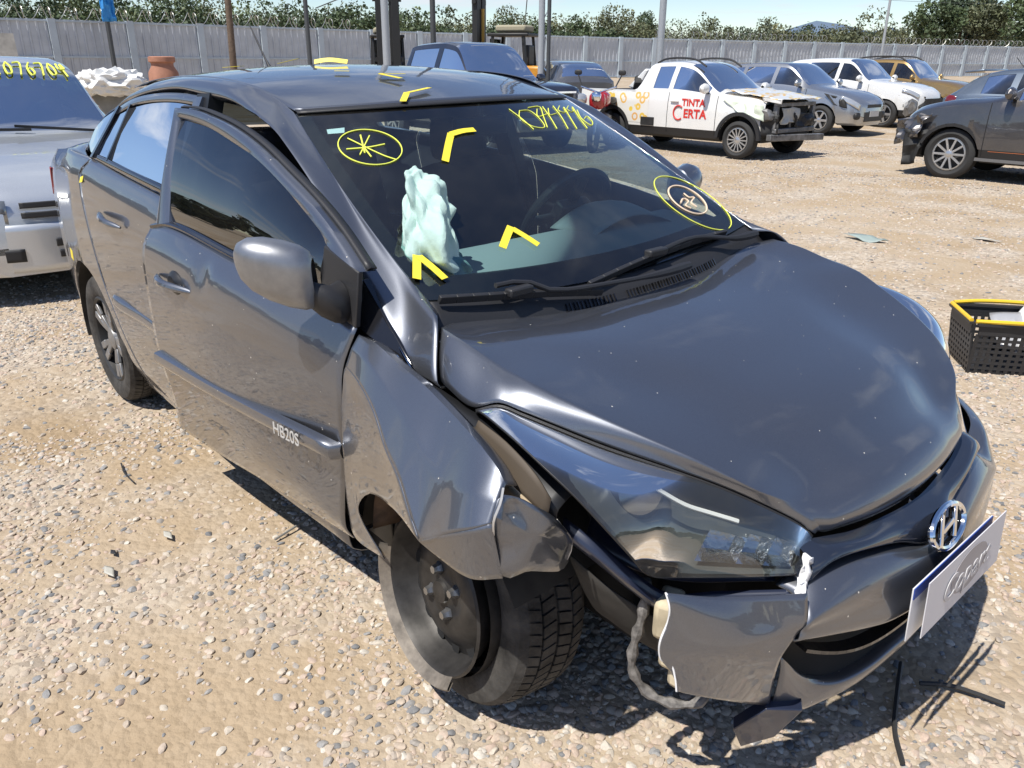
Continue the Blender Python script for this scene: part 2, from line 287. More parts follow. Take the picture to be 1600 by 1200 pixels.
# measured outlines, metres in the car frame (x forward from the front axle, y to the car's left, z up)
P = {
 'hood_edge': [(-0.0116,-0.735,0.8858),(0.0318,-0.745,0.8849),(0.1256,-0.752,0.8754),(0.1804,-0.728,0.8975),(0.2222,-0.705,0.8871),(0.2803,-0.672,0.8699),(0.3642,-0.622,0.8436),(0.4791,-0.545,0.8103),(0.5519,-0.487,0.7822),(0.6193,-0.418,0.7387),(0.6641,-0.368,0.7016),(0.6813,-0.349,0.6798)],
 'hood_crease': [(-0.0985,-0.668,0.9676),(0.0014,-0.673,0.9588),(0.1095,-0.668,0.9385),(0.2014,-0.661,0.9261),(0.2851,-0.634,0.9046),(0.3799,-0.596,0.8787),(0.4626,-0.555,0.853),(0.5291,-0.514,0.8272),(0.6051,-0.449,0.7802)],
 'ws_right': [(-0.9626,-0.522,1.3385),(-0.7184,-0.552,1.1958),(-0.5886,-0.57,1.1352),(-0.4866,-0.583,1.0981),(-0.3428,-0.607,1.0454),(-0.2196,-0.63,1.0081),(-0.1354,-0.647,0.9962)],
 'pillar_ridge': [(-1.0354,-0.562,1.3804),(-0.7165,-0.602,1.2556),(-0.452,-0.637,1.117),(-0.3213,-0.654,1.0533),(-0.2124,-0.668,1.0034),(-0.0817,-0.685,0.982)],
 'door_open_top': [(-2.3419,-0.615,1.306),(-2.0774,-0.61,1.3629),(-1.8639,-0.607,1.3908),(-1.675,-0.605,1.4033),(-1.4463,-0.607,1.3958),(-1.2345,-0.612,1.3896),(-1.0307,-0.626,1.3626),(-0.8934,-0.637,1.3281),(-0.8066,-0.646,1.2921),(-0.681,-0.661,1.2336),(-0.5629,-0.676,1.1725),(-0.4644,-0.69,1.1162),(-0.3696,-0.705,1.0523),(-0.2387,-0.725,0.9776),(-0.1009,-0.742,0.8898),(-0.0052,-0.745,0.8816)],
 'ditch': [(-0.9571,-0.524,1.3461),(-1.0428,-0.537,1.3896),(-1.1451,-0.546,1.4173),(-1.2664,-0.551,1.4325),(-1.4274,-0.555,1.4399),(-1.6289,-0.555,1.4387),(-1.9267,-0.545,1.4237)],
 'fd_rear': [(-1.4817,-0.857,0.252),(-1.4639,-0.866,0.3082),(-1.4133,-0.882,0.4189),(-1.3993,-0.897,0.5172),(-1.4154,-0.906,0.5713),(-1.4081,-0.912,0.6988),(-1.3977,-0.914,0.7905),(-1.3603,-0.912,0.8841),(-1.3521,-0.905,0.9512),(-1.3573,-0.868,1.0184)],
 'fd_front': [(-0.3401,-0.8,0.3381),(-0.3262,-0.815,0.4373),(-0.2954,-0.83,0.5744),(-0.2633,-0.84,0.7654),(-0.2599,-0.835,0.823),(-0.2653,-0.825,0.8607),(-0.2496,-0.81,0.9047),(-0.2538,-0.79,0.9506)],
 'fd_shoulder': [(-1.3453,-0.908,0.9468),(-0.9339,-0.892,0.949),(-0.677,-0.876,0.9341),(-0.3792,-0.845,0.8772),(-0.2682,-0.825,0.8614)],
 'fd_lowcrease': [(-1.4013,-0.882,0.391),(-0.804,-0.872,0.4314),(-0.4611,-0.845,0.4292),(-0.3408,-0.82,0.3928)],
 'fd_bottom': [(-1.4817,-0.857,0.252),(-1.1203,-0.85,0.2868),(-0.8056,-0.835,0.3178),(-0.5368,-0.815,0.3294),(-0.3458,-0.797,0.3338)],
 'fd_belt': [(-1.3445,-0.868,1.0206),(-1.2271,-0.86,1.0311),(-0.7922,-0.835,1.0066),(-0.3941,-0.805,0.9877),(-0.2536,-0.79,0.9523)],
 'frame_out': [(-1.3246,-0.865,1.0315),(-1.3287,-0.805,1.217),(-1.3457,-0.745,1.3669),(-1.2312,-0.735,1.3679),(-1.1306,-0.73,1.3579),(-0.9821,-0.727,1.3371),(-0.8283,-0.727,1.2997),(-0.6801,-0.732,1.2504),(-0.5372,-0.74,1.203),(-0.3993,-0.752,1.149),(-0.249,-0.775,1.0839)],
 'glass_top': [(-1.3152,-0.745,1.339),(-1.1484,-0.735,1.3285),(-0.9804,-0.733,1.2998),(-0.8176,-0.736,1.2683),(-0.667,-0.742,1.2208),(-0.5221,-0.752,1.166),(-0.4398,-0.76,1.134)],
 'glass_rear': [(-1.3152,-0.745,1.339),(-1.2672,-0.83,1.1032),(-1.2388,-0.855,1.0363)],
 'glass_bottom': [(-1.2388,-0.855,1.0363),(-0.7967,-0.832,1.014),(-0.3974,-0.802,0.9991)],
 'sail': [(-0.4483,-0.76,1.1387),(-0.249,-0.775,1.0839),(-0.2536,-0.79,0.9523),(-0.3974,-0.802,0.9991)],
 'mold': [(-1.3819,-0.915,0.5858),(-0.907,-0.9,0.6175),(-0.6137,-0.885,0.6355),(-0.3744,-0.868,0.6515),(-0.3138,-0.862,0.6537),(-0.3059,-0.86,0.6296)],
 'handle_f': [(-1.2092,-0.935,0.8956),(-1.0171,-0.945,0.901),(-0.9299,-0.92,0.8955)],
 'handle_r': [(-2.0591,-0.845,0.948),(-1.8999,-0.855,0.9432),(-1.8062,-0.845,0.9315)],
 'rd_belt': [(-2.2584,-0.775,1.1236),(-1.8851,-0.78,1.1084),(-1.5165,-0.785,1.0939)],
 'rd_shoulder': [(-2.9294,-0.74,1.0105),(-2.3001,-0.8,1.0464),(-1.8813,-0.815,1.0206),(-1.511,-0.822,1.0101)],
 'rwin_top': [(-2.2595,-0.63,1.3067),(-2.1363,-0.625,1.3326),(-1.9065,-0.62,1.3629),(-1.6581,-0.615,1.3796),(-1.4932,-0.612,1.3818)],
 'cwin': [(-2.3183,-0.628,1.3006),(-2.4108,-0.66,1.2616),(-2.4866,-0.685,1.2144),(-2.4457,-0.715,1.1686),(-2.2722,-0.765,1.1312),(-2.1538,-0.772,1.1318)],
 'arch': [(-2.9132,-0.8,0.5221),(-2.7714,-0.81,0.5846),(-2.5968,-0.82,0.6281),(-2.4345,-0.825,0.611),(-2.264,-0.83,0.5934),(-2.1758,-0.83,0.5142),(-2.0696,-0.83,0.4139),(-2.0429,-0.825,0.347),(-2.0356,-0.815,0.2721),(-1.9788,-0.805,0.2588),(-1.8288,-0.785,0.2575)],
 'rear_sil': [(-3.1923,-0.72,0.89),(-3.2034,-0.74,0.6912),(-3.1692,-0.76,0.5306),(-3.0612,-0.78,0.5067),(-3.1024,-0.78,0.3649),(-3.082,-0.77,0.2588),(-3.0454,-0.76,0.204)],
 'tail': [(-3.4015,-0.66,1.0108),(-3.0603,-0.71,1.0139),(-2.9743,-0.73,0.9782),(-3.1923,-0.72,0.89)],
 'hl_low': [(0.1586,-0.765,0.8827),(0.2666,-0.785,0.8836),(0.3739,-0.79,0.8592),(0.4471,-0.775,0.8201),(0.5003,-0.745,0.7627),(0.5266,-0.71,0.7086),(0.5422,-0.665,0.6502)],
 'hl_bot': [(0.5422,-0.665,0.6502),(0.5648,-0.61,0.6331),(0.5944,-0.57,0.6303),(0.6515,-0.485,0.6226),(0.6985,-0.415,0.6195)],
 'hl_in': [(0.6843,-0.352,0.6723),(0.6911,-0.38,0.6467),(0.6985,-0.415,0.6195)],
 'fe_top': [(-0.2385,-0.795,0.9404),(-0.1592,-0.8,0.9439),(-0.069,-0.805,0.9269),(0.0394,-0.815,0.9161),(0.1289,-0.825,0.9003),(0.2231,-0.84,0.885),(0.2793,-0.85,0.8744),(0.3277,-0.857,0.8575),(0.3542,-0.86,0.8361)],
 'fe_ridge': [(-0.2464,-0.83,0.8711),(-0.1599,-0.85,0.868),(-0.0573,-0.875,0.8388),(0.0336,-0.905,0.7893),(0.108,-0.925,0.7621),(0.16,-0.94,0.7191),(0.2039,-0.95,0.6796)],
 'fe_crease': [(0.2039,-0.95,0.6796),(0.2922,-0.945,0.7388),(0.3491,-0.93,0.7721),(0.3747,-0.91,0.787)],
 'fe_arch': [(-0.1703,-0.81,0.3694),(-0.2268,-0.815,0.3822),(-0.2317,-0.83,0.4382),(-0.2166,-0.84,0.4949),(-0.1651,-0.855,0.5635),(-0.1008,-0.87,0.6132),(-0.0422,-0.885,0.6363),(0.0523,-0.91,0.6638),(0.1471,-0.935,0.6795),(0.2039,-0.95,0.6796)],
 'fe_low': [(0.2039,-0.95,0.6796),(0.2496,-0.94,0.6643),(0.3238,-0.92,0.6465),(0.3822,-0.89,0.6652),(0.4113,-0.86,0.6854)],
 'fe_front': [(0.3542,-0.86,0.8361),(0.3696,-0.885,0.828),(0.3748,-0.91,0.7949),(0.3693,-0.9,0.7367),(0.3822,-0.89,0.6652)],
 'fe_piece': [(0.3786,-0.86,0.8222),(0.396,-0.82,0.7943),(0.4057,-0.78,0.7549),(0.4089,-0.74,0.6836),(0.4052,-0.76,0.6366),(0.4004,-0.85,0.6702)],
 'bt_top': [(0.6036,-0.7,0.6665),(0.6342,-0.625,0.6378),(0.6854,-0.525,0.6182),(0.7362,-0.44,0.6107)],
 'bt_crease': [(0.6145,-0.7,0.6437),(0.6705,-0.6,0.5962),(0.7095,-0.52,0.5713),(0.7516,-0.455,0.5624)],
 'bt_left': [(0.6036,-0.7,0.6665),(0.6145,-0.7,0.6437),(0.615,-0.7,0.6113),(0.6133,-0.715,0.5752),(0.6133,-0.715,0.5458),(0.6169,-0.71,0.5275),(0.6249,-0.695,0.5195),(0.6362,-0.69,0.4865),(0.642,-0.69,0.46)],
 'bt_bot': [(0.6386,-0.685,0.4543),(0.6655,-0.61,0.41),(0.7016,-0.4465,0.31)],
 'wing_low': [(0.7215,-0.4,0.6073),(0.7267,-0.375,0.6354),(0.731,-0.35,0.6454),(0.7513,-0.26,0.6372),(0.7664,-0.14,0.6014),(0.7752,-0.07,0.5661),(0.7883,-0.02,0.5418)],
 'bm_crease': [(0.7504,-0.45,0.568),(0.7596,-0.41,0.5733),(0.7901,-0.25,0.5799),(0.7992,-0.14,0.5711)],
 'bm_low': [(0.7401,-0.47,0.5237),(0.7714,-0.38,0.5089),(0.799,-0.3,0.49),(0.8151,-0.25,0.4839)],
 'lip_low': [(0.7033,-0.4337,0.43),(0.7247,-0.3448,0.335),(0.7528,-0.2814,0.305),(0.7741,-0.1796,0.295),(0.7825,-0.0457,0.295),(0.7791,0.0164,0.295)],
 'mirror': [(-0.3736,-1,1.1292),(-0.3338,-0.93,1.0822),(-0.2925,-0.86,1.068)],
 'bt_right': [(0.7362,-0.44,0.6107),(0.7516,-0.455,0.5624),(0.7441,-0.465,0.5388),(0.7397,-0.485,0.5152),(0.7344,-0.5,0.4863)],
 'lip_bottom': [(0.6979,-0.4384,0.3),(0.733,-0.3659,0.27),(0.7459,-0.3035,0.262),(0.7613,-0.2128,0.257),(0.7683,-0.1394,0.257),(0.7764,-0.0187,0.262),(0.7742,0.0403,0.265)],
 'spoiler': [(0.6616,-0.5,0.2478),(0.7104,-0.47,0.322),(0.7546,-0.4,0.306),(0.7146,-0.42,0.213),(0.6687,-0.47,0.1832)],
 'fb1': [(-0.2539,-0.832,0.8565),(-0.252,-0.846,0.7713),(-0.2784,-0.84,0.6125),(-0.3071,-0.825,0.4506),(-0.3098,-0.812,0.3632),(-0.1705,-0.81,0.3674)],
 'fb2': [(-0.2501,-0.832,0.8625),(-0.2146,-0.85,0.7612),(-0.2142,-0.85,0.6257),(-0.2295,-0.84,0.4887)],
 'fb3': [(-0.2465,-0.832,0.8668),(-0.173,-0.855,0.7941),(-0.1217,-0.87,0.7055),(-0.116,-0.868,0.6054)],
 'fb4': [(-0.2448,-0.831,0.8703),(-0.1042,-0.868,0.8228),(-0.0207,-0.89,0.7542),(0.0627,-0.912,0.665)],
 'beam': [(0.3637,-0.72,0.6939),(0.4323,-0.7,0.6646),(0.4908,-0.66,0.6109),(0.5342,-0.6,0.5524),(0.5974,-0.52,0.5521),(0.7028,-0.42,0.5683)],
 'wire': [(0.4984,-0.62,0.5954),(0.504,-0.63,0.5183),(0.4961,-0.64,0.438),(0.4975,-0.64,0.3805),(0.5229,-0.62,0.3264),(0.5667,-0.6,0.3151),(0.6002,-0.57,0.3175),(0.6158,-0.55,0.33),(0.6162,-0.54,0.3444)],
 'quarter_trim': [(-0.3315,-0.722,1.0398),(-0.0979,-0.744,0.8913),(-0.183,-0.765,0.9161),(-0.2825,-0.772,0.9403),(-0.3053,-0.75,0.9978)],
 'ws_tapes': [[(-0.5719,-0.2919,1.2452),(-0.6252,-0.2396,1.2814),(-0.662,-0.2018,1.3058)],[(-0.6597,-0.2037,1.3043),(-0.6619,-0.1593,1.3102),(-0.6577,-0.1167,1.3114)],[(-0.3205,-0.2663,1.0978),(-0.2947,-0.3043,1.0787),(-0.2705,-0.3382,1.0612)],[(-0.3122,-0.2667,1.0924),(-0.2824,-0.2471,1.0739),(-0.2518,-0.2283,1.0541)],[(-0.3142,-0.5776,1.0704),(-0.2454,-0.6272,1.0347)],[(-0.309,-0.5757,1.0679),(-0.2676,-0.5659,1.0474),(-0.2263,-0.5586,1.0261)]],
 'roof_tapes': [[(-0.8189,-0.2575,1.3826),(-0.8975,-0.1894,1.4012)],[(-0.8913,-0.1936,1.3998),(-0.9235,-0.0856,1.4093)],[(-1.154,-0.1233,1.4442),(-1.1269,-0.0393,1.442)],[(-1.1436,-0.1275,1.4427),(-1.0557,-0.103,1.4314)]],
 'circle1': [(-0.6372,-0.3994,1.2614),(-0.6322,-0.4116,1.2565),(-0.6295,-0.4249,1.2525),(-0.6291,-0.4387,1.2495),(-0.631,-0.4528,1.2476),(-0.6352,-0.4667,1.2467),(-0.6417,-0.4799,1.2469),(-0.6501,-0.4922,1.2483),(-0.6604,-0.503,1.2507),(-0.6723,-0.5122,1.254),(-0.6853,-0.5195,1.2583),(-0.6991,-0.5246,1.2633),(-0.7134,-0.5275,1.2689),(-0.7275,-0.5281,1.2751),(-0.7412,-0.5263,1.2816),(-0.7538,-0.5222,1.2882),(-0.7651,-0.516,1.2948),(-0.7746,-0.5077,1.3011),(-0.7821,-0.4976,1.307),(-0.7873,-0.4861,1.3123),(-0.79,-0.4733,1.3168),(-0.7902,-0.4597,1.3203),(-0.7878,-0.4458,1.3227),(-0.7831,-0.4318,1.324),(-0.7761,-0.4182,1.324),(-0.7672,-0.4054,1.3228),(-0.7565,-0.394,1.3204),(-0.7445,-0.3841,1.3169),(-0.7314,-0.3762,1.3123),(-0.7178,-0.3704,1.3069),(-0.7039,-0.3671,1.3009),(-0.6903,-0.3663,1.2943),(-0.6773,-0.368,1.2875),(-0.6652,-0.3722,1.2807),(-0.6544,-0.3788,1.274),(-0.6453,-0.3875,1.2678),(-0.638,-0.398,1.2621),(-0.6327,-0.41,1.2571),(-0.6297,-0.4232,1.253),(-0.629,-0.437,1.2498)],
 'ast': [[(-0.7696,-0.482,1.3055),(-0.6603,-0.4346,1.2656),(-0.6334,-0.415,1.2564)],[(-0.7323,-0.51,1.2818),(-0.7094,-0.4541,1.2848),(-0.6993,-0.4057,1.2906)],[(-0.7634,-0.4439,1.3121),(-0.6936,-0.4751,1.2725)],[(-0.7489,-0.4236,1.3102),(-0.6937,-0.4916,1.2687)],[(-0.7239,-0.4635,1.2893),(-0.672,-0.4686,1.2639)]],
 'circle2': [(-0.1838,0.5188,1.0033),(-0.1872,0.5019,1.0051),(-0.193,0.4851,1.0086),(-0.2012,0.4685,1.0135),(-0.2114,0.4526,1.0199),(-0.2235,0.4377,1.0275),(-0.2371,0.4241,1.0362),(-0.2521,0.4122,1.0458),(-0.2681,0.4022,1.0561),(-0.2849,0.3945,1.0667),(-0.3021,0.3895,1.0775),(-0.3196,0.3872,1.0883),(-0.3371,0.388,1.0986),(-0.3542,0.3919,1.1084),(-0.3706,0.399,1.1173),(-0.3861,0.4092,1.1251),(-0.4004,0.4225,1.1317),(-0.4131,0.4386,1.1368),(-0.4239,0.4572,1.1403),(-0.4325,0.4779,1.1421),(-0.4386,0.5001,1.1422),(-0.4417,0.5231,1.1405),(-0.4415,0.546,1.1372),(-0.4378,0.568,1.1322),(-0.4304,0.5883,1.1259),(-0.4193,0.6059,1.1184),(-0.4047,0.6205,1.1098),(-0.3871,0.6314,1.1005),(-0.3671,0.6388,1.0907),(-0.3455,0.6426,1.0805),(-0.3229,0.6431,1.0702),(-0.3004,0.6406,1.06),(-0.2785,0.6355,1.0501),(-0.2579,0.6281,1.0406),(-0.2393,0.6187,1.0319),(-0.2229,0.6076,1.024),(-0.2091,0.5951,1.0171),(-0.1982,0.5814,1.0115),(-0.1902,0.5666,1.0072),(-0.1852,0.551,1.0043)],
 'circle2b': [(-0.2711,0.5418,1.0503),(-0.264,0.527,1.0472),(-0.2599,0.5115,1.0456),(-0.2587,0.4958,1.0457),(-0.2604,0.4805,1.0474),(-0.2648,0.4662,1.0506),(-0.2717,0.4535,1.0553),(-0.2807,0.4428,1.0611),(-0.2914,0.4348,1.068),(-0.3035,0.4298,1.0754),(-0.3165,0.4282,1.0831),(-0.3299,0.4301,1.0907),(-0.3432,0.4356,1.0979),(-0.356,0.4447,1.1042),(-0.3676,0.4571,1.1094),(-0.3775,0.4722,1.1133),(-0.3853,0.4893,1.1156),(-0.3904,0.5076,1.1161),(-0.3924,0.5261,1.115),(-0.3911,0.5435,1.1123),(-0.3862,0.5589,1.108),(-0.3779,0.5713,1.1026),(-0.3667,0.5801,1.0961),(-0.3531,0.5849,1.089),(-0.3381,0.5857,1.0816),(-0.3225,0.5827,1.0741),(-0.3072,0.5763,1.067),(-0.2931,0.567,1.0604),(-0.2809,0.5553,1.0548),(-0.2711,0.5418,1.0503)],
 'glyph2': [[(-0.3113,0.4531,1.0781),(-0.3298,0.4924,1.0852),(-0.3173,0.5008,1.0777),(-0.299,0.4649,1.0703),(-0.2866,0.4765,1.0624)],[(-0.3535,0.5215,1.0952),(-0.3344,0.5255,1.0848),(-0.3332,0.5517,1.082),(-0.3079,0.5062,1.0722),(-0.2895,0.5107,1.0619)]],
 'num': [[(-0.7417,0.0919,1.3571),(-0.6922,0.1028,1.3308),(-0.6395,0.1067,1.3021)],[(-0.7346,0.13,1.3508),(-0.6962,0.0996,1.3331),(-0.6565,0.1119,1.3111),(-0.6501,0.1613,1.3037),(-0.6838,0.1818,1.3195),(-0.7386,0.1788,1.3481),(-0.7346,0.13,1.3508)],[(-0.7574,0.1886,1.3564),(-0.7725,0.2526,1.3549),(-0.7127,0.2156,1.3305),(-0.6509,0.1762,1.3027)],[(-0.7536,0.2244,1.3499),(-0.7094,0.1876,1.3322),(-0.7312,0.2509,1.3349)],[(-0.7763,0.2708,1.3539),(-0.708,0.2439,1.3242),(-0.6477,0.2159,1.2965)],[(-0.7719,0.2926,1.348),(-0.7282,0.2591,1.3321),(-0.7482,0.3115,1.3331)],[(-0.7995,0.3413,1.3517),(-0.7301,0.3131,1.324),(-0.6546,0.2738,1.2922)],[(-0.8142,0.3861,1.3488),(-0.7697,0.3396,1.3381),(-0.7686,0.3694,1.3314),(-0.8171,0.4086,1.3449),(-0.7216,0.3544,1.312),(-0.6627,0.3232,1.2884)],[(-0.8417,0.4565,1.3439),(-0.7963,0.4081,1.3356),(-0.7961,0.4358,1.3289),(-0.8478,0.483,1.3396),(-0.751,0.4229,1.3113),(-0.68,0.3909,1.2843)],[(-0.8279,0.4878,1.3297),(-0.7441,0.4319,1.306),(-0.7122,0.4398,1.2893),(-0.7549,0.492,1.2964),(-0.7918,0.505,1.3094),(-0.7558,0.4519,1.3067)]],
 'wiper_a': [(-0.1635,-0.6248,0.9954),(-0.145,-0.4937,0.9807),(-0.1207,-0.3251,0.9621),(-0.0911,-0.1474,0.9385)],
 'wiper_b': [(-0.1143,-0.1756,0.9563),(-0.1392,0.0651,0.9753),(-0.159,0.3238,0.9883),(-0.1617,0.491,0.9904)],
 'arm_a': [(-0.1577,-0.4629,0.9877),(-0.1493,-0.4078,0.982),(-0.1514,-0.374,0.9831),(-0.1408,-0.3509,0.976),(-0.1157,-0.3185,0.9586),(-0.1045,-0.2259,0.9494)],
 'hdr': [(-0.949,-0.544,1.364),(-0.8992,-0.4533,1.3695),(-0.8584,-0.3627,1.374),(-0.8268,-0.272,1.3775),(-0.8041,-0.1813,1.38),(-0.7905,-0.0907,1.3815),(-0.786,0,1.382),(-0.7905,0.0907,1.3815),(-0.8041,0.1813,1.38),(-0.8268,0.272,1.3775),(-0.8584,0.3627,1.374),(-0.8992,0.4533,1.3695),(-0.949,0.544,1.364)],
 'stick': [[(-0.8417,-0.5059,1.3307),(-0.8219,-0.4593,1.3345),(-0.8026,-0.4715,1.3229),(-0.8227,-0.5134,1.3205)],[(-0.8337,0.3682,1.3616),(-0.8847,0.517,1.3457),(-0.8446,0.4904,1.3361),(-0.8068,0.3612,1.3509)]],
}
# ------------------------------------------------------------------ the damaged sedan
m_paint = paint('graphite_metallic_paint', (.140, .152, .180), metal=.80, rough=.38, dust=.08, specks=1.0)
m_paint2 = paint('graphite_paint_dusty', (.140, .152, .180), metal=.80, rough=.38, dust=.18, specks=1.1)
m_inner = mat('dark_inner_panel', (.02, .021, .024), .45, metal=.2)  # inner hull coloured dark so gaps between the panels show black
m_black = mat('black_plastic', (.022, .022, .024), .5, bump=(300, .08))
m_gloss = mat('gloss_black_trim', (.012, .012, .014), .12, coat=.6)
m_rubber = mat('tyre_rubber', (.045, .042, .038), .8, var=(13, .8), bump=(60, .3))
m_chrome = mat('chrome', (.85, .86, .88), .07, metal=1.)
m_steel = mat('dirty_steel_rim', (.05, .047, .044), .5, metal=.55, var=(14, .5))
m_alloy = mat('dusty_hubcap_silver', (.27, .27, .27), .42, metal=.6, var=(10, .3))
m_ws = glass('windscreen_glass', (.70, .90, .91), refl=1.0, dirt=.03)
m_tint = glass('tinted_side_glass', (.10, .12, .13), refl=1.15, dirt=.02)
m_lens = glass('headlamp_lens', (.86, .88, .86), refl=.85, dirt=.05)
m_dash = mat('dashboard_plastic', (.34, .36, .36), .6, bump=(400, .1))
m_seat = mat('dark_seat_fabric', (.03, .03, .034), .9)
m_cloth = mat('airbag_cloth', (.44, .60, .55), .85, bump=(45, .25))
m_tape = mat('yellow_tape', (.86, .70, .05), .5)
m_chalk = mat('yellow_chalk', (.80, .85, .12), .8)
m_white = mat('white_print', (.8, .8, .8), .5)
m_cream = mat('cream_foam_bracket', (.50, .43, .30), .8, var=(12, .35))
m_red = mat('red_lamp', (.35, .012, .02), .12, coat=1.)
m_under = mat('underbody_black', (.012, .012, .012), .85, var=(6, .4))
m_liner = mat('dusty_wheel_liner', (.035, .032, .028), .85, var=(7, .6))
m_navy = mat('navy_primer_beam', (.02, .026, .05), .3, coat=.4)
m_raw = mat('torn_bright_metal', (.6, .58, .55), .4, metal=.5)
CAR = empty('damaged_sedan')
CAR.matrix_world = Matrix(((0.99986, 0.0, 0.016635, -0.00035), (0.000315, 0.99982, -0.018912, 0.00065), (-0.016632, 0.018915, 0.99968, -0.02701), (0, 0, 0, 1)))
tag(CAR, 'dark grey sedan with a crushed front corner, airbag out and yellow tape marks', 'car')
def part(name, rows, nu, nv, mt, parent=CAR, **k): return loft(name, rows, nu, nv, mt, parent, **k)
def ip(x, xs, ys):
    if xs[0] > xs[-1]: xs, ys = xs[::-1], ys[::-1]
    return float(np.interp(x, xs, ys))
# --- undamaged body side: longitudinal lines as functions of x (y is to the right here)
TX = [-3.45, -3.3, -3.1, -2.85, -2.5, -.3, 0., .25, .45, .6]; TY = [.25, .13, .065, .025, 0., 0., .008, .045, .12, .22]
SZ = ([-3.4, -2.93, -2.3, -1.9, -1.5, -1.0, -.7, -.3, 0., .35, .6], [.97, 1.01, 1.046, 1.022, 1.005, .965, .925, .865, .835, .80, .74])
BZ = ([-3.4, -3.0, -2.6, -2.26, -1.9, -1.5, -1.3, -.8, -.25, 0., .15, .3, .6], [1.02, 1.085, 1.128, 1.125, 1.108, 1.092, 1.075, 1.03, .955, .893, .88, .85, .76])
def srow(k, x):
    y, z = [(.765, .19), (.812, .30), (.838, .48), (.842, .72), (.823, ip(x, *SZ)), (.783, ip(x, *BZ))][k]
    if x > -.25 and k == 5: y = .772
    return y - ip(x, TX, TY) * (1 if k else 1.1), z
def side_panel(name, x0, x1, mt, side=-1, arch=None, parent=CAR, nu=34, nv=48, rows=range(6)):
    R = [[(x, srow(k, x)[0], srow(k, x)[1]) for x in np.linspace(x0[k], x1[k], 14)] for k in rows]
    G = loft_grid(R, nu, nv)
    if arch:
        xc, zc, ra = arch; d = np.clip(ra**2 - (G[..., 0] - xc)**2, 0, None); za = zc + np.sqrt(d); m = (abs(G[..., 0] - xc) < ra) & (G[..., 2] < za)
        G[..., 2] = np.where(m, za, G[..., 2])
    G[..., 1] *= side
    return grid_mesh(name, G, mt, parent, flip=side > 0, thick=.003)
rd0 = [-1.425, -1.42, -1.41, -1.405, -1.40, -1.39]; rd1 = [-1.97, -2.0, -2.09, -2.23, -2.325, -2.25]
rear_door = side_panel('rear_door', rd0, rd1, m_paint2, arch=(-2.5, .30, .365))
q0 = [x - .007 for x in rd1]; q1 = [-3.26, -3.28, -3.30, -3.31, -3.28, -3.14]
quarter = side_panel('rear_quarter_panel', q0, q1, m_paint2, arch=(-2.5, .30, .365), nv=70)
# sill under the doors
loft('sill', [[(-.45, -.76, .30), (-1.2, -.79, .29), (-2.06, -.79, .27)], [(-.45, -.745, .22), (-1.2, -.775, .21), (-2.06, -.775, .20)], [(-.45, -.68, .19), (-1.2, -.70, .18), (-2.06, -.70, .18)]], 8, 20, m_paint2, CAR, thick=.004)
# rear door window, frame, fixed quarter light
rb = [(-1.42, -.792, 1.088), (-1.9, -.785, 1.112), (-2.235, -.777, 1.128)]
rt = [(-1.45, -.612, 1.388), (-1.66, -.612, 1.388), (-1.9, -.615, 1.374), (-2.14, -.622, 1.343), (-2.30, -.634, 1.302)]
def lerp(a, b, t): return tuple(np.array(a) * (1 - t) + np.array(b) * t)
part('rear_window_frame', [[lerp(p, (p[0], p[1] - .0, p[2]), 0) for p in rt], [(p[0] * 1.0, p[1] - .016, p[2] - .028) for p in rt]], 3, 24, m_paint2, rear_door, thick=.006)
gb = [(-1.44, -.775, 1.118), (-1.8, -.772, 1.128), (-2.06, -.768, 1.138)]; gt = [(-1.47, -.632, 1.357), (-1.66, -.632, 1.358), (-1.9, -.636, 1.342), (-2.09, -.645, 1.316)]
part('rear_window', [gb, [lerp(a, b, .5) for a, b in zip(crv(gb, 6) + np.array((0, -.012, 0)), crv(gt, 6))], gt], 8, 16, m_tint, rear_door)
fb = [(-2.075, -.767, 1.139), (-2.23, -.768, 1.143)]; ft = [(-2.105, -.648, 1.312), (-2.235, -.656, 1.282)]
part('quarter_light', [fb, ft], 4, 4, m_tint, rear_door)
MB().beam((-2.068, -.775, 1.13), (-2.098, -.643, 1.325), .014, .016, up=(0, -1, .4)).build('window_divider', m_gloss, rear_door)
MB().beam((-2.238, -.783, 1.125), (-2.285, -.634, 1.305), .03, .018, up=(0, -1, .4)).build('door_rear_frame', m_gloss, rear_door)
MB().beam((-1.43, -.79, 1.095), (-1.455, -.62, 1.385), .06, .012, up=(0, -1, .4)).build('door_front_frame', m_paint2, rear_door)
part('belt_trim', [[(-1.42, -.792, 1.092), (-1.85, -.788, 1.11), (-2.24, -.781, 1.126)], [(-1.42, -.782, 1.118), (-1.85, -.778, 1.133), (-2.24, -.771, 1.144)]], 3, 16, m_gloss, rear_door, thick=.006)
part('pillar_window', [[(-2.29, -.768, 1.14), (-2.34, -.76, 1.14), (-2.44, -.735, 1.16)], [(-2.30, -.70, 1.225), (-2.38, -.70, 1.22), (-2.475, -.69, 1.215)], [(-2.325, -.64, 1.294), (-2.37, -.65, 1.278), (-2.42, -.664, 1.258)]], 8, 8, m_tint, quarter)
def handle(a, b, mid, parent, mt, out=-.0):
    MB().tube(crv([a, mid, b], 11), [.004, .0085, .011, .012, .0125, .0125, .012, .0115, .011, .009, .004], 10).build('door_handle', mt, parent)
handle(P['handle_r'][0], P['handle_r'][2], (P['handle_r'][1][0], -.872, P['handle_r'][1][2]), rear_door, m_paint)
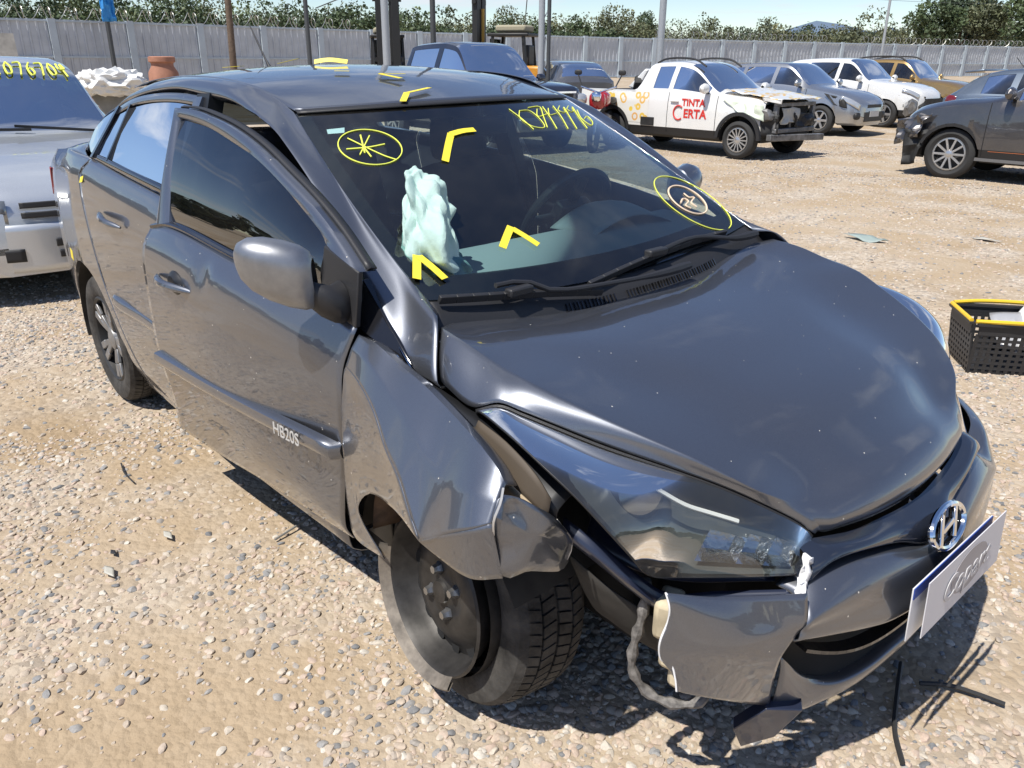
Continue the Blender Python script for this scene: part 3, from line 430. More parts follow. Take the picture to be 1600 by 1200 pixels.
# moulding on the rear door
def molding(name, path, h, parent, depth=.012):
    path = path + [(path[-1][0] + (.012 if path[-1][0] > path[0][0] else -.012), path[-1][1] + .026, path[-1][2])]
    rows = [[(p[0], p[1] + .012, p[2] + h * .5) for p in path], [(p[0], p[1] - depth, p[2] + h * .36) for p in path], [(p[0], p[1] - depth, p[2] - h * .3) for p in path], [(p[0], p[1] + .012, p[2] - h * .5) for p in path]]
    return loft(name, rows, 10, 40, m_paint2, parent)
molding('side_moulding', [(-1.44, -.838, .60), (-1.75, -.838, .598), (-2.08, -.838, .594)], .055, rear_door)
# --- body frame: windscreen pillar, roof rail and rear pillar in one strip
pil = [(-.949 + .801 * s, -(.544 + .17 * s - .073 * s * s), 1.364 - .375 * s) for s in np.linspace(1, 0, 9)]
inner = pil + [tuple(p) for p in P['ditch'][1:]] + [(-2.2, -.535, 1.385), (-2.45, -.53, 1.285), (-2.72, -.545, 1.14)]
ridge = P['pillar_ridge'][::-1] + [(-1.25, -.588, 1.418), (-1.65, -.588, 1.428), (-2.05, -.59, 1.392), (-2.35, -.605, 1.315), (-2.62, -.64, 1.15)]
outer = P['door_open_top'][::-1] + [(-2.43, -.658, 1.262), (-2.50, -.69, 1.20), (-2.50, -.735, 1.13)]
for nm, s in (('pillar_and_roof_rail', 1), ('pillar_and_roof_rail', -1)):
    ga = [pil, P['pillar_ridge'][::-1], P['door_open_top'][::-1][:10]]; gb_ = [inner[8:], ridge[5:], outer[9:]]
    g1_ = np.array([np.vstack([crv(a, 60), crv(b, 60)[1:]]) for a, b in zip(ga, gb_)])
    rows = [g1_[0], g1_[1], g1_[2], g1_[2] + np.array((0, .03, -.02))]
    if s < 0: rows = [r * np.array((1, -1, 1)) for r in rows]
    part(nm, rows, 22, 119, m_paint, flip=s < 0, thick=.003, angle=50)
# C pillar down to the deck
part('rear_pillar', [[(-2.30, -.78, 1.122), (-2.6, -.775, 1.125), (-3.0, -.72, 1.075), (-3.2, -.66, 1.05)], [(-2.49, -.742, 1.125), (-2.62, -.70, 1.14), (-2.85, -.64, 1.12), (-3.2, -.56, 1.065)], [(-2.5, -.735, 1.135), (-2.6, -.655, 1.16), (-2.76, -.56, 1.13), (-3.2, -.5, 1.075)]], 10, 24, m_paint, CAR, thick=.003)
part('rear_pillar', [mir(r) for r in ([(-2.30, -.78, 1.122), (-2.6, -.775, 1.125), (-3.0, -.72, 1.075), (-3.2, -.66, 1.05)], [(-2.49, -.742, 1.125), (-2.62, -.70, 1.14), (-2.85, -.64, 1.12), (-3.2, -.56, 1.065)], [(-2.5, -.735, 1.135), (-2.6, -.655, 1.16), (-2.76, -.56, 1.13), (-3.2, -.5, 1.075)])], 10, 24, m_paint, CAR, thick=.003)
# --- roof
def roof_z(x, y): return ip(x, [-2.35, -2.2, -2.0, -1.8, -1.6, -1.4, -1.2, -1.0, -.78], [1.405, 1.432, 1.455, 1.466, 1.470, 1.466, 1.452, 1.425, 1.382]) - .032 * (y / .55)**2
rws = [[(p[0] - .012, p[1] * .985, p[2] + .006) for p in P['hdr']]]
for x in (-1.1, -1.3, -1.6, -1.9, -2.15, -2.35): rws.append([(x - (.05 * (y / .55)**2 if x > -1.2 else 0), y, roof_z(x, y)) for y in np.linspace(-.545, .545, 13)])
roof = part('roof', rws, 40, 40, m_paint, flip=True, thick=.003)
part('header_trim', [[(p[0] - .010, p[1] * .99, p[2] + .009) for p in P['hdr']], [(p[0] + .012, p[1] * .995, p[2] + .001) for p in P['hdr']]], 3, 40, m_black, roof, flip=True, thick=.004)
MB().tube(crv([(-2.27, .02, 1.43), (-2.36, .02, 1.53), (-2.44, .02, 1.62)], 10), [.011, .008, .0045, .004, .004, .004, .004, .0035, .003, .003], 8).build('aerial', m_black, roof)
# rear window, deck, tail
part('rear_screen', [[(x, y, z + .03 * (1 - (y / .5)**2)) for y in np.linspace(-.52, .52, 9)] for x, z in ((-2.36, 1.37), (-2.55, 1.27), (-2.76, 1.13))], 10, 20, m_tint, flip=True)
part('boot_lid', [[(x, y, z + .03 * (1 - (y / .55)**2)) for y in np.linspace(-.54, .54, 9)] for x, z in ((-2.75, 1.12), (-3.0, 1.085), (-3.3, 1.06), (-3.40, 1.04), (-3.42, .9), (-3.41, .75))], 24, 20, m_paint, flip=True)
rr_ = []
for z, xo, w in ((1.03, -3.385, .68), (.9, -3.40, .70), (.72, -3.42, .715), (.5, -3.44, .715), (.32, -3.42, .70), (.2, -3.38, .67)):
    rr_.append([(xo + .13 * (abs(y) / w)**4 + (.0 if abs(y) < w else 0), y, z) for y in np.linspace(-w, w, 21)])
part('rear_bumper', rr_[2:], 16, 50, m_paint2, flip=True, thick=.003)
for s in (1, -1):
    tl = [[(x, -(srow(3, x)[0] + (srow(4, x)[0] - srow(3, x)[0]) * f + .006), .72 + (srow(4, x)[1] - .72) * f) for x in np.linspace(-3.03 - .10 * (1 - f), -3.34, 8)] for f in (.55, .8, 1.0)]
    part('tail_lamp', tl if s > 0 else [mir(r) for r in tl], 10, 14, m_red, flip=s < 0, thick=.006)
# --- bonnet
lipc = lambda y, a=(.728, -.421, .051, .654, .138, .098): (a[0] + a[1] * y**2 + a[2] * y**4, y, a[3] + a[4] * y**2 + a[5] * y**4)
def hood_line(y0, y1, xr, zr, xm, zm, xf, zf):   # rear, mid, front-top, front face
    ym = y0 * .45 + y1 * .55
    return [(xr, y0, zr), ((xr + xm) / 2, y0 * .75 + y1 * .25, (zr + zm) / 2 + .012), (xm, ym, zm), ((xm + xf) / 2 + .03, y0 * .2 + y1 * .8, (zm + zf) / 2 + .022), (xf - .045, y1, zf + .022), (xf, y1, zf), (lipc(y1)[0] + .012, y1, (zf + lipc(y1)[2]) / 2), lipc(y1)]
E_ = P['hood_edge']; C_ = P['hood_crease']
top_rows = [C_ + [(.65, -.372, .735), (.682, -.34, .70), lipc(-.318)],
      hood_line(-.575, -.285, -.135, .950, .30, .880, .682, .722), hood_line(-.30, -.15, -.096, .921, .33, .880, .705, .731), hood_line(0, 0, -.082, .917, .34, .880, .712, .735)]
top_rows[0][0] = (top_rows[0][0][0] + .006, top_rows[0][0][1], top_rows[0][0][2])
side_rows = [E_ + [lipc(-.335)]]; side_rows[0][0] = (side_rows[0][0][0] + .006, side_rows[0][0][1], side_rows[0][0][2])
gt_ = loft_grid(top_rows + [mir(r) for r in top_rows[:3][::-1]], 56, 96); ed = crv(side_rows[0], 96); c0 = gt_[0]
sw_ = np.array([ed * (1 - t) + c0 * t + np.array((0, -.004, .006)) * math.sin(math.pi * t) for t in np.linspace(0, 1, 10)])
gx = np.array([gt_[0] * (1 - t) + gt_[1] * t for t in (0., .12, .35)])
gt_ = np.concatenate([gx, gt_[1:-1], (gx * np.array((1, -1, 1)))[::-1]])
hood_g = np.concatenate([sw_[:-1], gt_, (sw_[:-1] * np.array((1, -1, 1)))[::-1]])
hood = grid_mesh('bonnet', hood_g, m_paint, CAR, flip=True, thick=.004, angle=70)
# --- screen and scuttle
def ws(s, q):
    xe, ye, ze = -.949 + .801 * s, .544 + .17 * s - .073 * s * s, 1.364 - .375 * s; xc, zc = -.786 + .686 * s, 1.382 - .437 * s + .10 * s * (1 - s)
    return (xe + (xc - xe) * (1 - q * q), q * ye, ze + (zc - ze) * (1 - q * q))
G = np.array([[ws(s, q) for q in np.linspace(-1, 1, 33)] for s in np.linspace(0, .955, 21)])
screen = grid_mesh('windscreen', G, m_ws, CAR, flip=True)
frit = G[18:].copy(); frit[..., 2] -= .002; frit[..., 0] -= .001
grid_mesh('black_glass_border', frit, m_gloss, screen, flip=True)
for j in (slice(0, 2), slice(31, 33)):
    fr_ = G[:, j].copy(); fr_[..., 2] -= .002; grid_mesh('black_glass_border', fr_, m_gloss, screen, flip=True)
cow_f = [(-.115, -.66, .950), (-.122, -.56, .932), (-.088, -.30, .905), (-.072, 0, .900), (-.088, .30, .905), (-.122, .56, .932), (-.115, .66, .950)]
cow_r = [ws(.955, q) for q in (-1, -.8, -.45, 0, .45, .8, 1)]
cow_m = [lerp(a, b, .45) for a, b in zip(cow_f, cow_r)]; cow_m = [(p[0], p[1], p[2] + .004) for p in cow_m]
cow_r2 = [(p[0] - .01, p[1] * .995, p[2] - .001) for p in cow_r]
cowl = part('scuttle_panel', [cow_f, cow_m, cow_r2], 8, 60, m_black, flip=True, thick=.004)
vm = MB()
for i in range(70):                                   # vent slots along the scuttle
    t = .30 + .5 * i / 70
    if .44 < t < .475: continue
    a = np.array(crv(cow_f, 101)[int(t * 100)]); b = np.array(crv(cow_m, 101)[int(t * 100)])
    p0 = a * .85 + b * .15; p1 = a * .25 + b * .75
    vm.beam(p0 + np.array((0, 0, .008)), p1 + np.array((0, 0, .008)), .0035, .004)
vm.build('vent_grille', m_gloss, cowl)['kind'] = 'stuff'
def wiper(blade, arm, nm='wiper'):
    w = empty(nm, parent=CAR); up = Vector((.35, 0, .9)).normalized()
    b = [Vector(p) + up * .016 for p in crv(blade, 12)]; mb = MB()
    for a, c in zip(b[:-1], b[1:]): mb.beam(a, c, .012, .02, up=up)
    mb.build('wiper_blade', m_black, w, bevel=.002)
    a = [Vector(p) + up * .03 for p in crv(arm, 14)]; MB().tube(a, [.007] * 10 + [.010, .012, .014, .012], 8).build('wiper_arm', m_black, w)
    mid = b[5]; MB().box(mid + up * .012, (.028, .075, .022), Matrix.Rotation(.0, 3, 'Z')).build('blade_clip', m_black, w, bevel=.005)
wiper(P['wiper_a'], [P['arm_a'][0], P['arm_a'][2], P['arm_a'][4], (-.085, -.10, .945), (-.075, .08, .94), (-.08, .20, .94)])
wiper(P['wiper_b'], [lerp(P['wiper_b'][1], P['wiper_b'][2], .3), P['wiper_b'][2], (-.13, .50, .965), (-.125, .60, .965)])
# chalk writing, tape, stickers on the glass
def ribbon(name, path, w, mt, parent, lift=.003, n=None, up=Vector((.45, 0, .89))):
    pts = [Vector(p) + up * lift for p in (crv(path, n) if n else path)]; v = []; f = []
    for i, p in enumerate(pts):
        d = (pts[min(i + 1, len(pts) - 1)] - pts[max(i - 1, 0)]).normalized(); s = d.cross(up).normalized() * w / 2; v += [p + s, p - s, p + s + up * .0012, p - s + up * .0012]
    for i in range(len(pts) - 1):
        a = 4 * i; f += [(a + 2, a + 3, a + 7, a + 6), (a, a + 4, a + 5, a + 1), (a, a + 2, a + 6, a + 4), (a + 1, a + 5, a + 7, a + 3)]
    f += [(0, 1, 3, 2), (len(v) - 4, len(v) - 2, len(v) - 1, len(v) - 3)]
    return mesh(name, v, f, mt, parent, smooth=False)
for i, tp in enumerate(P['ws_tapes']): ribbon('tape_strip', tp, .021, m_tape, CAR, .004 + .001 * i, 6)
up_z = Vector((0, 0, 1))
for i, tp in enumerate(P['roof_tapes']): ribbon('tape_strip', [(p[0], p[1], p[2] + .007) for p in tp], .02, m_tape, CAR, .003 + .001 * i, 5, up=up_z)
ribbon('tape_strip', [(-1.64, -.10, roof_z(-1.64, -.10) + .012), (-1.60, -.06, roof_z(-1.6, -.06) + .018), (-1.55, -.01, roof_z(-1.55, -.01) + .012)], .018, m_tape, CAR, .002, 8, up=Vector((.6, -.5, .6)).normalized())
for a, b in (((-2.0, -.30, roof_z(-2.0, -.3) + .006), (-1.88, -.28, roof_z(-1.88, -.28) + .006)), ((-1.86, -.14, roof_z(-1.86, -.14) + .006), (-1.80, -.08, roof_z(-1.8, -.08) + .02)), ((-1.28, -.22, roof_z(-1.28, -.22) + .006), (-1.25, -.18, roof_z(-1.25, -.18) + .006))):
    ribbon('tape_strip', [a, b], .022, m_tape, CAR, .004, 5, up=up_z)
for a, b in (((-2.30, -.806, 1.075), (-2.29, -.826, 1.03)), ((-2.62, -.846, .655), (-2.61, -.846, .70))): ribbon('tape_strip', [a, b], .04, m_tape, CAR, .005, 3, up=Vector((0, -1, .2)))
def chalk(name, paths, r, mt=m_chalk, n=None):
    mb = MB(); up = Vector((.45, 0, .89))
    for p in paths: mb.tube([Vector(q) + up * .002 for q in (crv(p, n or max(8, 5 * len(p))))], r, 5)
    return mb.build(name, mt, screen)
chalk('chalk_circle', [P['circle1']], .0020, n=60); chalk('chalk_asterisk', P['ast'], .0023); chalk('chalk_circle', [P['circle2']], .0018, n=60)
chalk('chalk_circle', [P['circle2b']], .003, mat('orange_chalk', (.8, .62, .45), .8), n=40); chalk('chalk_figures', P['glyph2'], .003, MATS['orange_chalk']); chalk('chalk_number', P['num'], .0016)
for st_ in P['stick']:
    mesh('paper_sticker', [(p[0] + .0, p[1], p[2] - .004) for p in st_], [(0, 1, 2, 3)], m_white, screen, smooth=False)
# --- front door, sprung open
fd = empty('front_door', parent=CAR)
fr, ff = P['fd_rear'], P['fd_front']
rows = [P['fd_bottom'], P['fd_lowcrease'], [fr[4], (-.85, -.897, .585), ff[2]], [fr[6], (-.85, -.905, .80), ff[3]], P['fd_shoulder'], P['fd_belt']]
rows[2][0] = (-1.395, -.907, .575); rows[3][0] = (-1.375, -.914, .79); rows[1][0] = (-1.40, -.885, .41); rows[4][0] = (-1.362, -.908, .947); rows[5][0] = (-1.358, -.870, 1.015)
dg = loft_grid(rows, 40, 50)
for i in range(40):                                   # a small dent in the shoulder
    for j in range(50):
        d = np.linalg.norm(dg[i, j] - np.array((-.93, -.892, .955))); dg[i, j, 1] += .012 * math.exp(-(d / .035)**2)
dskin = grid_mesh('door_skin', dg, m_paint2, fd, flip=False, thick=.003)
din = dg[2:-1, 1:-1].copy(); din[..., 1] += .075; din[0, :, 2] += .0
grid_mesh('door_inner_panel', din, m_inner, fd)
edge = np.array([dg[:, 0], dg[:, 0] + np.array((.006, .075, 0))]); grid_mesh('door_edge', edge, m_paint2, fd, thick=.002)
edge = np.array([dg[0, :], dg[0, :] + np.array((0, .075, .01))]); grid_mesh('door_bottom_edge', edge, m_paint2, fd, thick=.002)
fo = crv(P['frame_out'], 60); gi = crv([P['glass_rear'][2], P['glass_rear'][1]] + P['glass_top'], 60)
fo_r = crv([P['frame_out'][0], P['frame_out'][1], P['frame_out'][2]], 20); gi_r = crv([P['glass_rear'][2], P['glass_rear'][1], P['glass_rear'][0]], 20)
fo_t = crv(P['frame_out'][2:], 40); gi_t = crv(P['glass_top'] + [(-.405, -.77, 1.118)], 40)
fo_ = np.vstack([fo_r, fo_t[1:]]); gi_ = np.vstack([gi_r, gi_t[1:]])
md = (fo_ * .5 + gi_ * .5) + np.array((0, -.006, 0)); bk = fo_ + np.array((0, .045, -.005)); gk = gi_ + np.array((0, .012, 0))
grid_mesh('window_frame', np.array([bk, fo_, fo_ * .8 + gi_ * .2 + np.array((0, -.005, 0)), md, gi_ * .82 + fo_ * .18 + np.array((0, -.005, 0)), gi_, gk]), m_paint, fd, flip=True, angle=45)
seal = np.array([fo_ + np.array((0, .02, .001)), fo_ + np.array((0, .03, .004)), fo_ + np.array((0, .045, .0))]); grid_mesh('door_seal', seal, m_black, fd, thick=.004)
gg = [P['glass_bottom'] + [(-.39, -.80, 1.0)], P['glass_top'] + [(-.405, -.77, 1.118)]]
g0, g1 = crv(gg[0], 30) + np.array((0, .012, -.01)), crv(gg[1], 30) + np.array((0, .012, .004))
grid_mesh('door_window', np.array([g0 * (1 - t) + g1 * t + np.array((0, -.022 * 4 * t * (1 - t), 0)) for t in np.linspace(0, 1, 9)]), m_tint, fd)
bt = crv([P['fd_belt'][0]] + P['glass_bottom'] + [(-.30, -.797, .972)], 40); part('belt_trim', [[tuple(p + np.array((0, -.002, -.012))) for p in bt], [tuple(p + np.array((0, -.007, .004))) for p in bt], [tuple(p + np.array((0, .012, .010))) for p in bt]], 6, 40, m_gloss, fd)
sl = [(-.405, -.772, 1.116)] + P['sail'][1:3] + [(-.40, -.803, .985)]
MB().prism([(p[0], p[1] - .004, p[2]) for p in sl], (0, .014, 0)).build('mirror_sail', m_black, fd, bevel=.003)
molding('side_moulding', [(-1.385, -.915, .572)] + [(x, y - .002, z - .015) for x, y, z in P['mold'][1:5]] + [(-.30, -.855, .632)], .05, fd)
hx = P['handle_f']; handle((-1.235, -.918, .893), (-.985, -.90, .889), (-1.11, -.945, .897), fd, m_paint)
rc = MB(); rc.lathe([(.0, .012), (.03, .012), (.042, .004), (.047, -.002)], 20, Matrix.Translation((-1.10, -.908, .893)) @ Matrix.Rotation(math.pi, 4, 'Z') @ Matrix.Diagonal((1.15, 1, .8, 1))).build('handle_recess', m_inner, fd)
text('door_badge', 'HB20S', .048, mat('badge_grey', (.48, .47, .45), .4), fd, frame((-.47, -.8985, .630), (1, .065, .06), (0.06, -1, .05)), bold=.0002)
# door mirror
mir_e = empty('door_mirror', parent=CAR)
a0, a1 = np.array((-.315, -.850, 1.065)), np.array((-.425, -.985, 1.105)); ax = a1 - a0; vert = np.array((.05, -.10, 1.)); vert /= np.linalg.norm(vert); dep = np.cross(ax / np.linalg.norm(ax), vert)
if dep[0] < 0: dep = -dep
prof = [(0., .052, .030), (.04, .066, .042), (.15, .074, .054), (.35, .076, .060), (.6, .071, .058), (.8, .060, .048), (.93, .042, .032), (.985, .022, .016), (1.0, .004, .003)]
rings = []
for t, h, d in prof:
    c0 = a0 + ax * t + vert * (.008 * t); rg = []
    for k in range(28):
        a = 2 * math.pi * k / 28; ca, sa = math.cos(a), math.sin(a); e = .72
        rg.append(c0 + vert * (h * np.sign(sa) * abs(sa)**e) + dep * (d * (np.sign(ca) * abs(ca)**e) * (1. if ca > 0 else .45)))
    rings.append(rg)
grid_mesh('mirror_housing', np.array(rings), mat('mirror_cap_paint', (.30, .31, .33), .42, metal=.8, coat=.3, var=(20, .15)), mir_e, wrap=True, flip=True, angle=50)
mesh('mirror_glass', [tuple(a0 + ax * t + vert * (h * .86 * s) - dep * .028) for t, h in ((.06, .06), (.9, .05)) for s in (-1, 1)], [(0, 1, 3, 2)], m_chrome, mir_e, smooth=False)
grid_mesh('mirror_arm', np.array([[np.array(c) + np.array((r1 * math.cos(a) * .8 + .0, 0, r1 * math.sin(a))) + np.array((0, 0, 0)) for a in np.linspace(0, 2 * math.pi, 16, endpoint=False)] for c, r1 in (((-.315, -.79, 1.0), .052), ((-.30, -.82, 1.005), .045), ((-.305, -.85, 1.02), .040), ((-.325, -.875, 1.04), .030))]), m_black, mir_e, wrap=True)
MB().prism([(p[0], p[1], p[2]) for p in P['quarter_trim']], (0, .02, 0)).build('pillar_trim', m_gloss, CAR, bevel=.003)
MB().tube([(-.372, -.712, 1.045), (-.24, -.73, .972), (-.103, -.748, .888)], .003, 6).build('bright_trim_line', m_chrome, CAR)
# --- crumpled wing
wing = empty('crumpled_front_wing', parent=CAR)
rc_ = P['fe_ridge'] + P['fe_crease'][1:]; tp_ = P['fe_top']
mid_ = [lerp(a, b, .5) for a, b in zip(crv(tp_, 12), crv(rc_, 12))]; mid_ = [(p[0] + .002, p[1] - .003, p[2] + .006) for p in mid_]
part('wing_top', [[(p[0] - .004, p[1] + .03, p[2] - .015) for p in tp_], tp_, mid_, rc_], 24, 60, m_paint, wing, lin=True, thick=.003, angle=24)
part('wing_side', [P['fb1'], P['fb2'], P['fb3'], P['fb4'], P['fe_ridge']], 24, 40, m_paint2, wing, thick=.003)
cr_ = P['fe_crease']; lo_ = P['fe_low'][:4]
part('wing_arch', [cr_, [lerp(a, b, .5) for a, b in zip(crv(cr_, 8), crv(lo_, 8))], lo_], 10, 24, m_paint2, wing, thick=.003)
fp = [(.372, -.905, .80), (.37, -.885, .83)] + P['fe_piece'] + [(.386, -.888, .668), (.366, -.902, .737)]
cen = (.402, -.83, .742); fan = [cen] + fp
v_ = [Vector(cen)]; ring0 = crv(fp + [fp[0]], 41)[:-1]; rad = [.0, .3, .55, .8, 1.]
gv = []
for r_i in rad[1:]:
    for p in ring0:
        q = np.array(cen) * (1 - r_i) + p * r_i; nz = noise.noise(Vector(q * 22)) * .014 * (1 if r_i < 1 else .3); gv.append((q[0] + nz, q[1] - nz * .4, q[2]))
ff_ = [(0, 1 + k, 1 + (k + 1) % 40) for k in range(40)]
for a in range(3):
    for k in range(40): ff_.append((1 + a * 40 + k, 1 + (a + 1) * 40 + k, 1 + (a + 1) * 40 + (k + 1) % 40, 1 + a * 40 + (k + 1) % 40))
mesh('torn_wing_end', [cen] + gv, ff_, m_paint2, wing, thick=.003, angle=25)
MB().tube(crv([(.362, -.872, .838), (.376, -.89, .822), (.379, -.908, .795), (.374, -.905, .76)], 10), .0025, 5).build('torn_metal_edge', m_raw, wing); MB().tube(crv([fp[4], fp[5], fp[6]], 8), .002, 5).build('torn_metal_edge', m_raw, wing)
# inner wing rail exposed under the bonnet edge
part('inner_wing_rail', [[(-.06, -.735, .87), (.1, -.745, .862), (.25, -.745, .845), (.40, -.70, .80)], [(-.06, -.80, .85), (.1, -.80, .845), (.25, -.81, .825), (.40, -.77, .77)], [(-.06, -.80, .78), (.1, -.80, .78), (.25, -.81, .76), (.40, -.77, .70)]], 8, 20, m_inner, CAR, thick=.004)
part('headlamp_side_bracket', [[(.17, -.772, .868), (.28, -.79, .865), (.37, -.80, .84), (.40, -.79, .80)], [(.16, -.79, .82), (.28, -.81, .80), (.36, -.815, .79), (.40, -.80, .76)]], 5, 16, mat('brown_dusty_plastic', (.09, .07, .05), .7), CAR, thick=.004)
part('headlamp_side_bracket', [[(.20, -.80, .835), (.30, -.82, .815), (.385, -.82, .79)], [(.24, -.815, .79), (.32, -.83, .765), (.40, -.81, .755)]], 4, 12, mat('tan_primer', (.42, .33, .21), .7), CAR, thick=.004)
# --- head lamps
def headlamp(s):
    h = empty('headlamp', parent=CAR)
    up_ = [(p[0] + .002, p[1] - .002, p[2] - .006) for p in E_[2:]] + [(.686, -.352, .672)]
    lo = P['hl_low'] + P['hl_bot'][1:]
    up_[0] = (.14, -.757, .874); lo = [(.145, -.76, .872)] + lo
    a, b = crv(up_, 60), crv(lo, 60); n_ = np.array((.55, -.35, .45)); rows = []
    for t in np.linspace(0, 1, 16):
        e = np.sin(math.pi * np.linspace(0, 1, 60))[:, None]; rows.append(a * (1 - t) + b * t + n_ * (.11 * t * (1 - t)) * e)
    G = np.array(rows); inn = G.copy(); w_ = np.sin(math.pi * np.linspace(.02, .98, 60))[None, :, None]
    tt = np.sin(math.pi * np.linspace(0.03, .97, 16))[:, None, None]
    inn = G + np.array((-.07, .085, -.03)) * (.25 + .75 * w_) * (.12 + .88 * tt) - n_ * .012
    mk = (lambda g: g) if s > 0 else (lambda g: np.stack([g[..., 0], -np.where(g[..., 1] < -.5, -.5 + (g[..., 1] + .5) * .74, g[..., 1]), g[..., 2]], -1))
    grid_mesh('lens', mk(G), m_lens, h, flip=s < 0)
    grid_mesh('lamp_housing', mk(inn), mat('smoked_lamp_housing', (.07, .078, .08), .3, coat=.5), h, flip=s < 0)
    rim = np.array([G[-1], G[-1] + np.array((-.012, .012, -.012)), G[-1] + np.array((-.06, .06, -.008))]); grid_mesh('lamp_rim', mk(rim), m_black, h, thick=.003)
    rim = np.array([G[0] + np.array((0, 0, .001)), G[0] + np.array((-.004, .010, -.006))]); grid_mesh('lamp_seal', mk(rim), m_black, h, thick=.004)
    q = G * .55 + inn * .45
    MB().tube([tuple(mk(q[5, j])) for j in range(26, 48)], .0045, 6).build('light_strip', mat('light_pipe', (.9, .9, .88), .25), h)
    # projector bowl and indicator reflector
    c = mk(inn[8, 30] * .75 + G[8, 30] * .25); z = mk(np.array((.75, -.35, .35)))
    m4 = frame(c, Vector(z).cross(Vector((0, 0, 1))), z) @ Matrix.Rotation(-math.pi / 2, 4, 'X')
    MB().lathe([(.005, -.03), (.045, -.022), (.062, .0), (.068, .012), (.06, .014)], 28, m4).build('projector_bowl', mat('dark_chrome', (.25, .26, .28), .12, metal=1.), h)
    for j0, j1, i0, i1 in ((44, 50, 8, 13), (50, 54, 7, 13), (54, 58, 6, 13)):
        g = (inn * .6 + G * .4)[i0:i1 + 1, j0:j1 + 1].copy(); g[1:-1, 1:-1] -= np.array((.018, -.015, 0)); grid_mesh('reflector', mk(g), mat('bright_reflector', (.62, .64, .66), .16, metal=1., bump=(90, .25)), h, smooth=False, flip=s < 0)
headlamp(1); headlamp(-1)
# --- bumper
def sym(pts): return pts + [(p[0], -p[1], p[2]) for p in pts[::-1] if abs(p[1]) > 1e-4]
def lft(pts, ext): return pts + [(p[0], -p[1], p[2]) for p in pts[::-1] if abs(p[1]) > 1e-4] + ext
bump = empty('front_bumper', parent=CAR)
wl = [(.722, -.402, .612), (.729, -.375, .632), (.736, -.34, .640), (.755, -.24, .630), (.772, -.12, .60), (.786, -.055, .572), (.79, 0, .562)]
wu = [(.676, -.385, .662), (.682, -.36, .668), (.690, -.33, .664), (.712, -.24, .652), (.728, -.12, .646), (.735, -.055, .645), (.738, 0, .645)]
wm = [(a[0] * .5 + b[0] * .5 + .014 + (.012 if abs(a[1]) < .08 else 0), (a[1] + b[1]) / 2, (a[2] + b[2]) / 2 + .004) for a, b in zip(wl, wu)]
wb = [(p[0] - .05, p[1], p[2] - .006) for p in wl]
part('grille_bar', [sym(wu), sym(wm), sym(wl), sym(wb)], 22, 60, m_gloss if False else mat('gloss_navy_trim', (.018, .022, .034), .12, coat=1.), bump, flip=True)
cvr_t = [(.715, -.435, .585), (.722, -.40, .602), (.745, -.30, .612), (.768, -.20, .600), (.782, -.10, .578), (.792, 0, .56)]
cvr_c = [(.752, -.455, .562), (.762, -.41, .572), (.782, -.30, .578), (.797, -.20, .572), (.808, -.10, .556), (.812, 0, .545)]
cvr_l = [(.744, -.47, .520), (.768, -.40, .508), (.795, -.30, .488), (.815, -.22, .476), (.828, -.10, .468), (.832, 0, .466)]
ext = lambda z, d: [(.70 - d, .56, z), (.60 - d, .69, z + .005), (.47 - d, .775, z + .01), (.33 - d, .80, z + .01)]
part('bumper_cover', [lft([(p[0] - .045, p[1], p[2] + .004) for p in cvr_t], ext(.612, .06)), lft(cvr_t, ext(.60, .02)), lft(cvr_c, ext(.55, 0)), lft([lerp(a, b, .5) for a, b in zip(cvr_c, cvr_l)], ext(.47, 0.)), lft(cvr_l, ext(.40, 0.)), lft([(p[0] - .05, p[1], p[2] - .008) for p in cvr_l], ext(.36, .02))], 34, 90, m_paint2, bump, flip=True, thick=.003, angle=28)
part('upper_grille_slot', [sym([(p[0] - .05, p[1], p[2]) for p in wl]), sym([(a[0] - .05, a[1], a[2]) for a in cvr_t][:1] + [(p[0] - .045, p[1], p[2]) for p in cvr_t[1:]])], 4, 40, m_under, bump, flip=True)
ll = P['lip_low'][:5] + [(.784, 0, .295)]; lb = P['lip_bottom'][:6] + [(.777, 0, .264)]
ll[-2] = (.782, -.046, .295); 
part('lower_intake', [sym([(p[0] - .05, p[1], p[2]) for p in cvr_l]), sym([(.64, -.47, .46), (.68, -.38, .40), (.70, -.25, .38), (.71, -.1, .375), (.71, 0, .375)]), sym([(p[0] - .02, p[1], p[2]) for p in ll])], 10, 50, m_under, bump, flip=True)
for k in (.45,):
    a = crv(sym([(p[0] - .03, p[1], p[2]) for p in cvr_l]), 40); b = crv(sym([(p[0] - .01, p[1], p[2]) for p in ll]), 40)
    mb = MB(); q = (a * (1 - k) + b * k)[3:-3]
    for u_, v_2 in zip(q[:-1], q[1:]): mb.beam(u_, v_2, .03, .008)
    mb.build('intake_slat', m_gloss, bump)
part('bumper_lip', [lft([(p[0] - .03, p[1], p[2] + .002) for p in ll], ext(.34, .03)), lft(ll, ext(.33, 0)), lft([(lerp(a, b, .5)[0] + .008,) + lerp(a, b, .5)[1:] for a, b in zip(crv(ll, 8), crv(lb, 8))], ext(.28, -.005)), lft(lb, ext(.23, .01)), lft([(p[0] - .06, p[1], p[2] - .01) for p in lb], ext(.21, .06))], 20, 80, m_paint2, bump, flip=True, thick=.003)
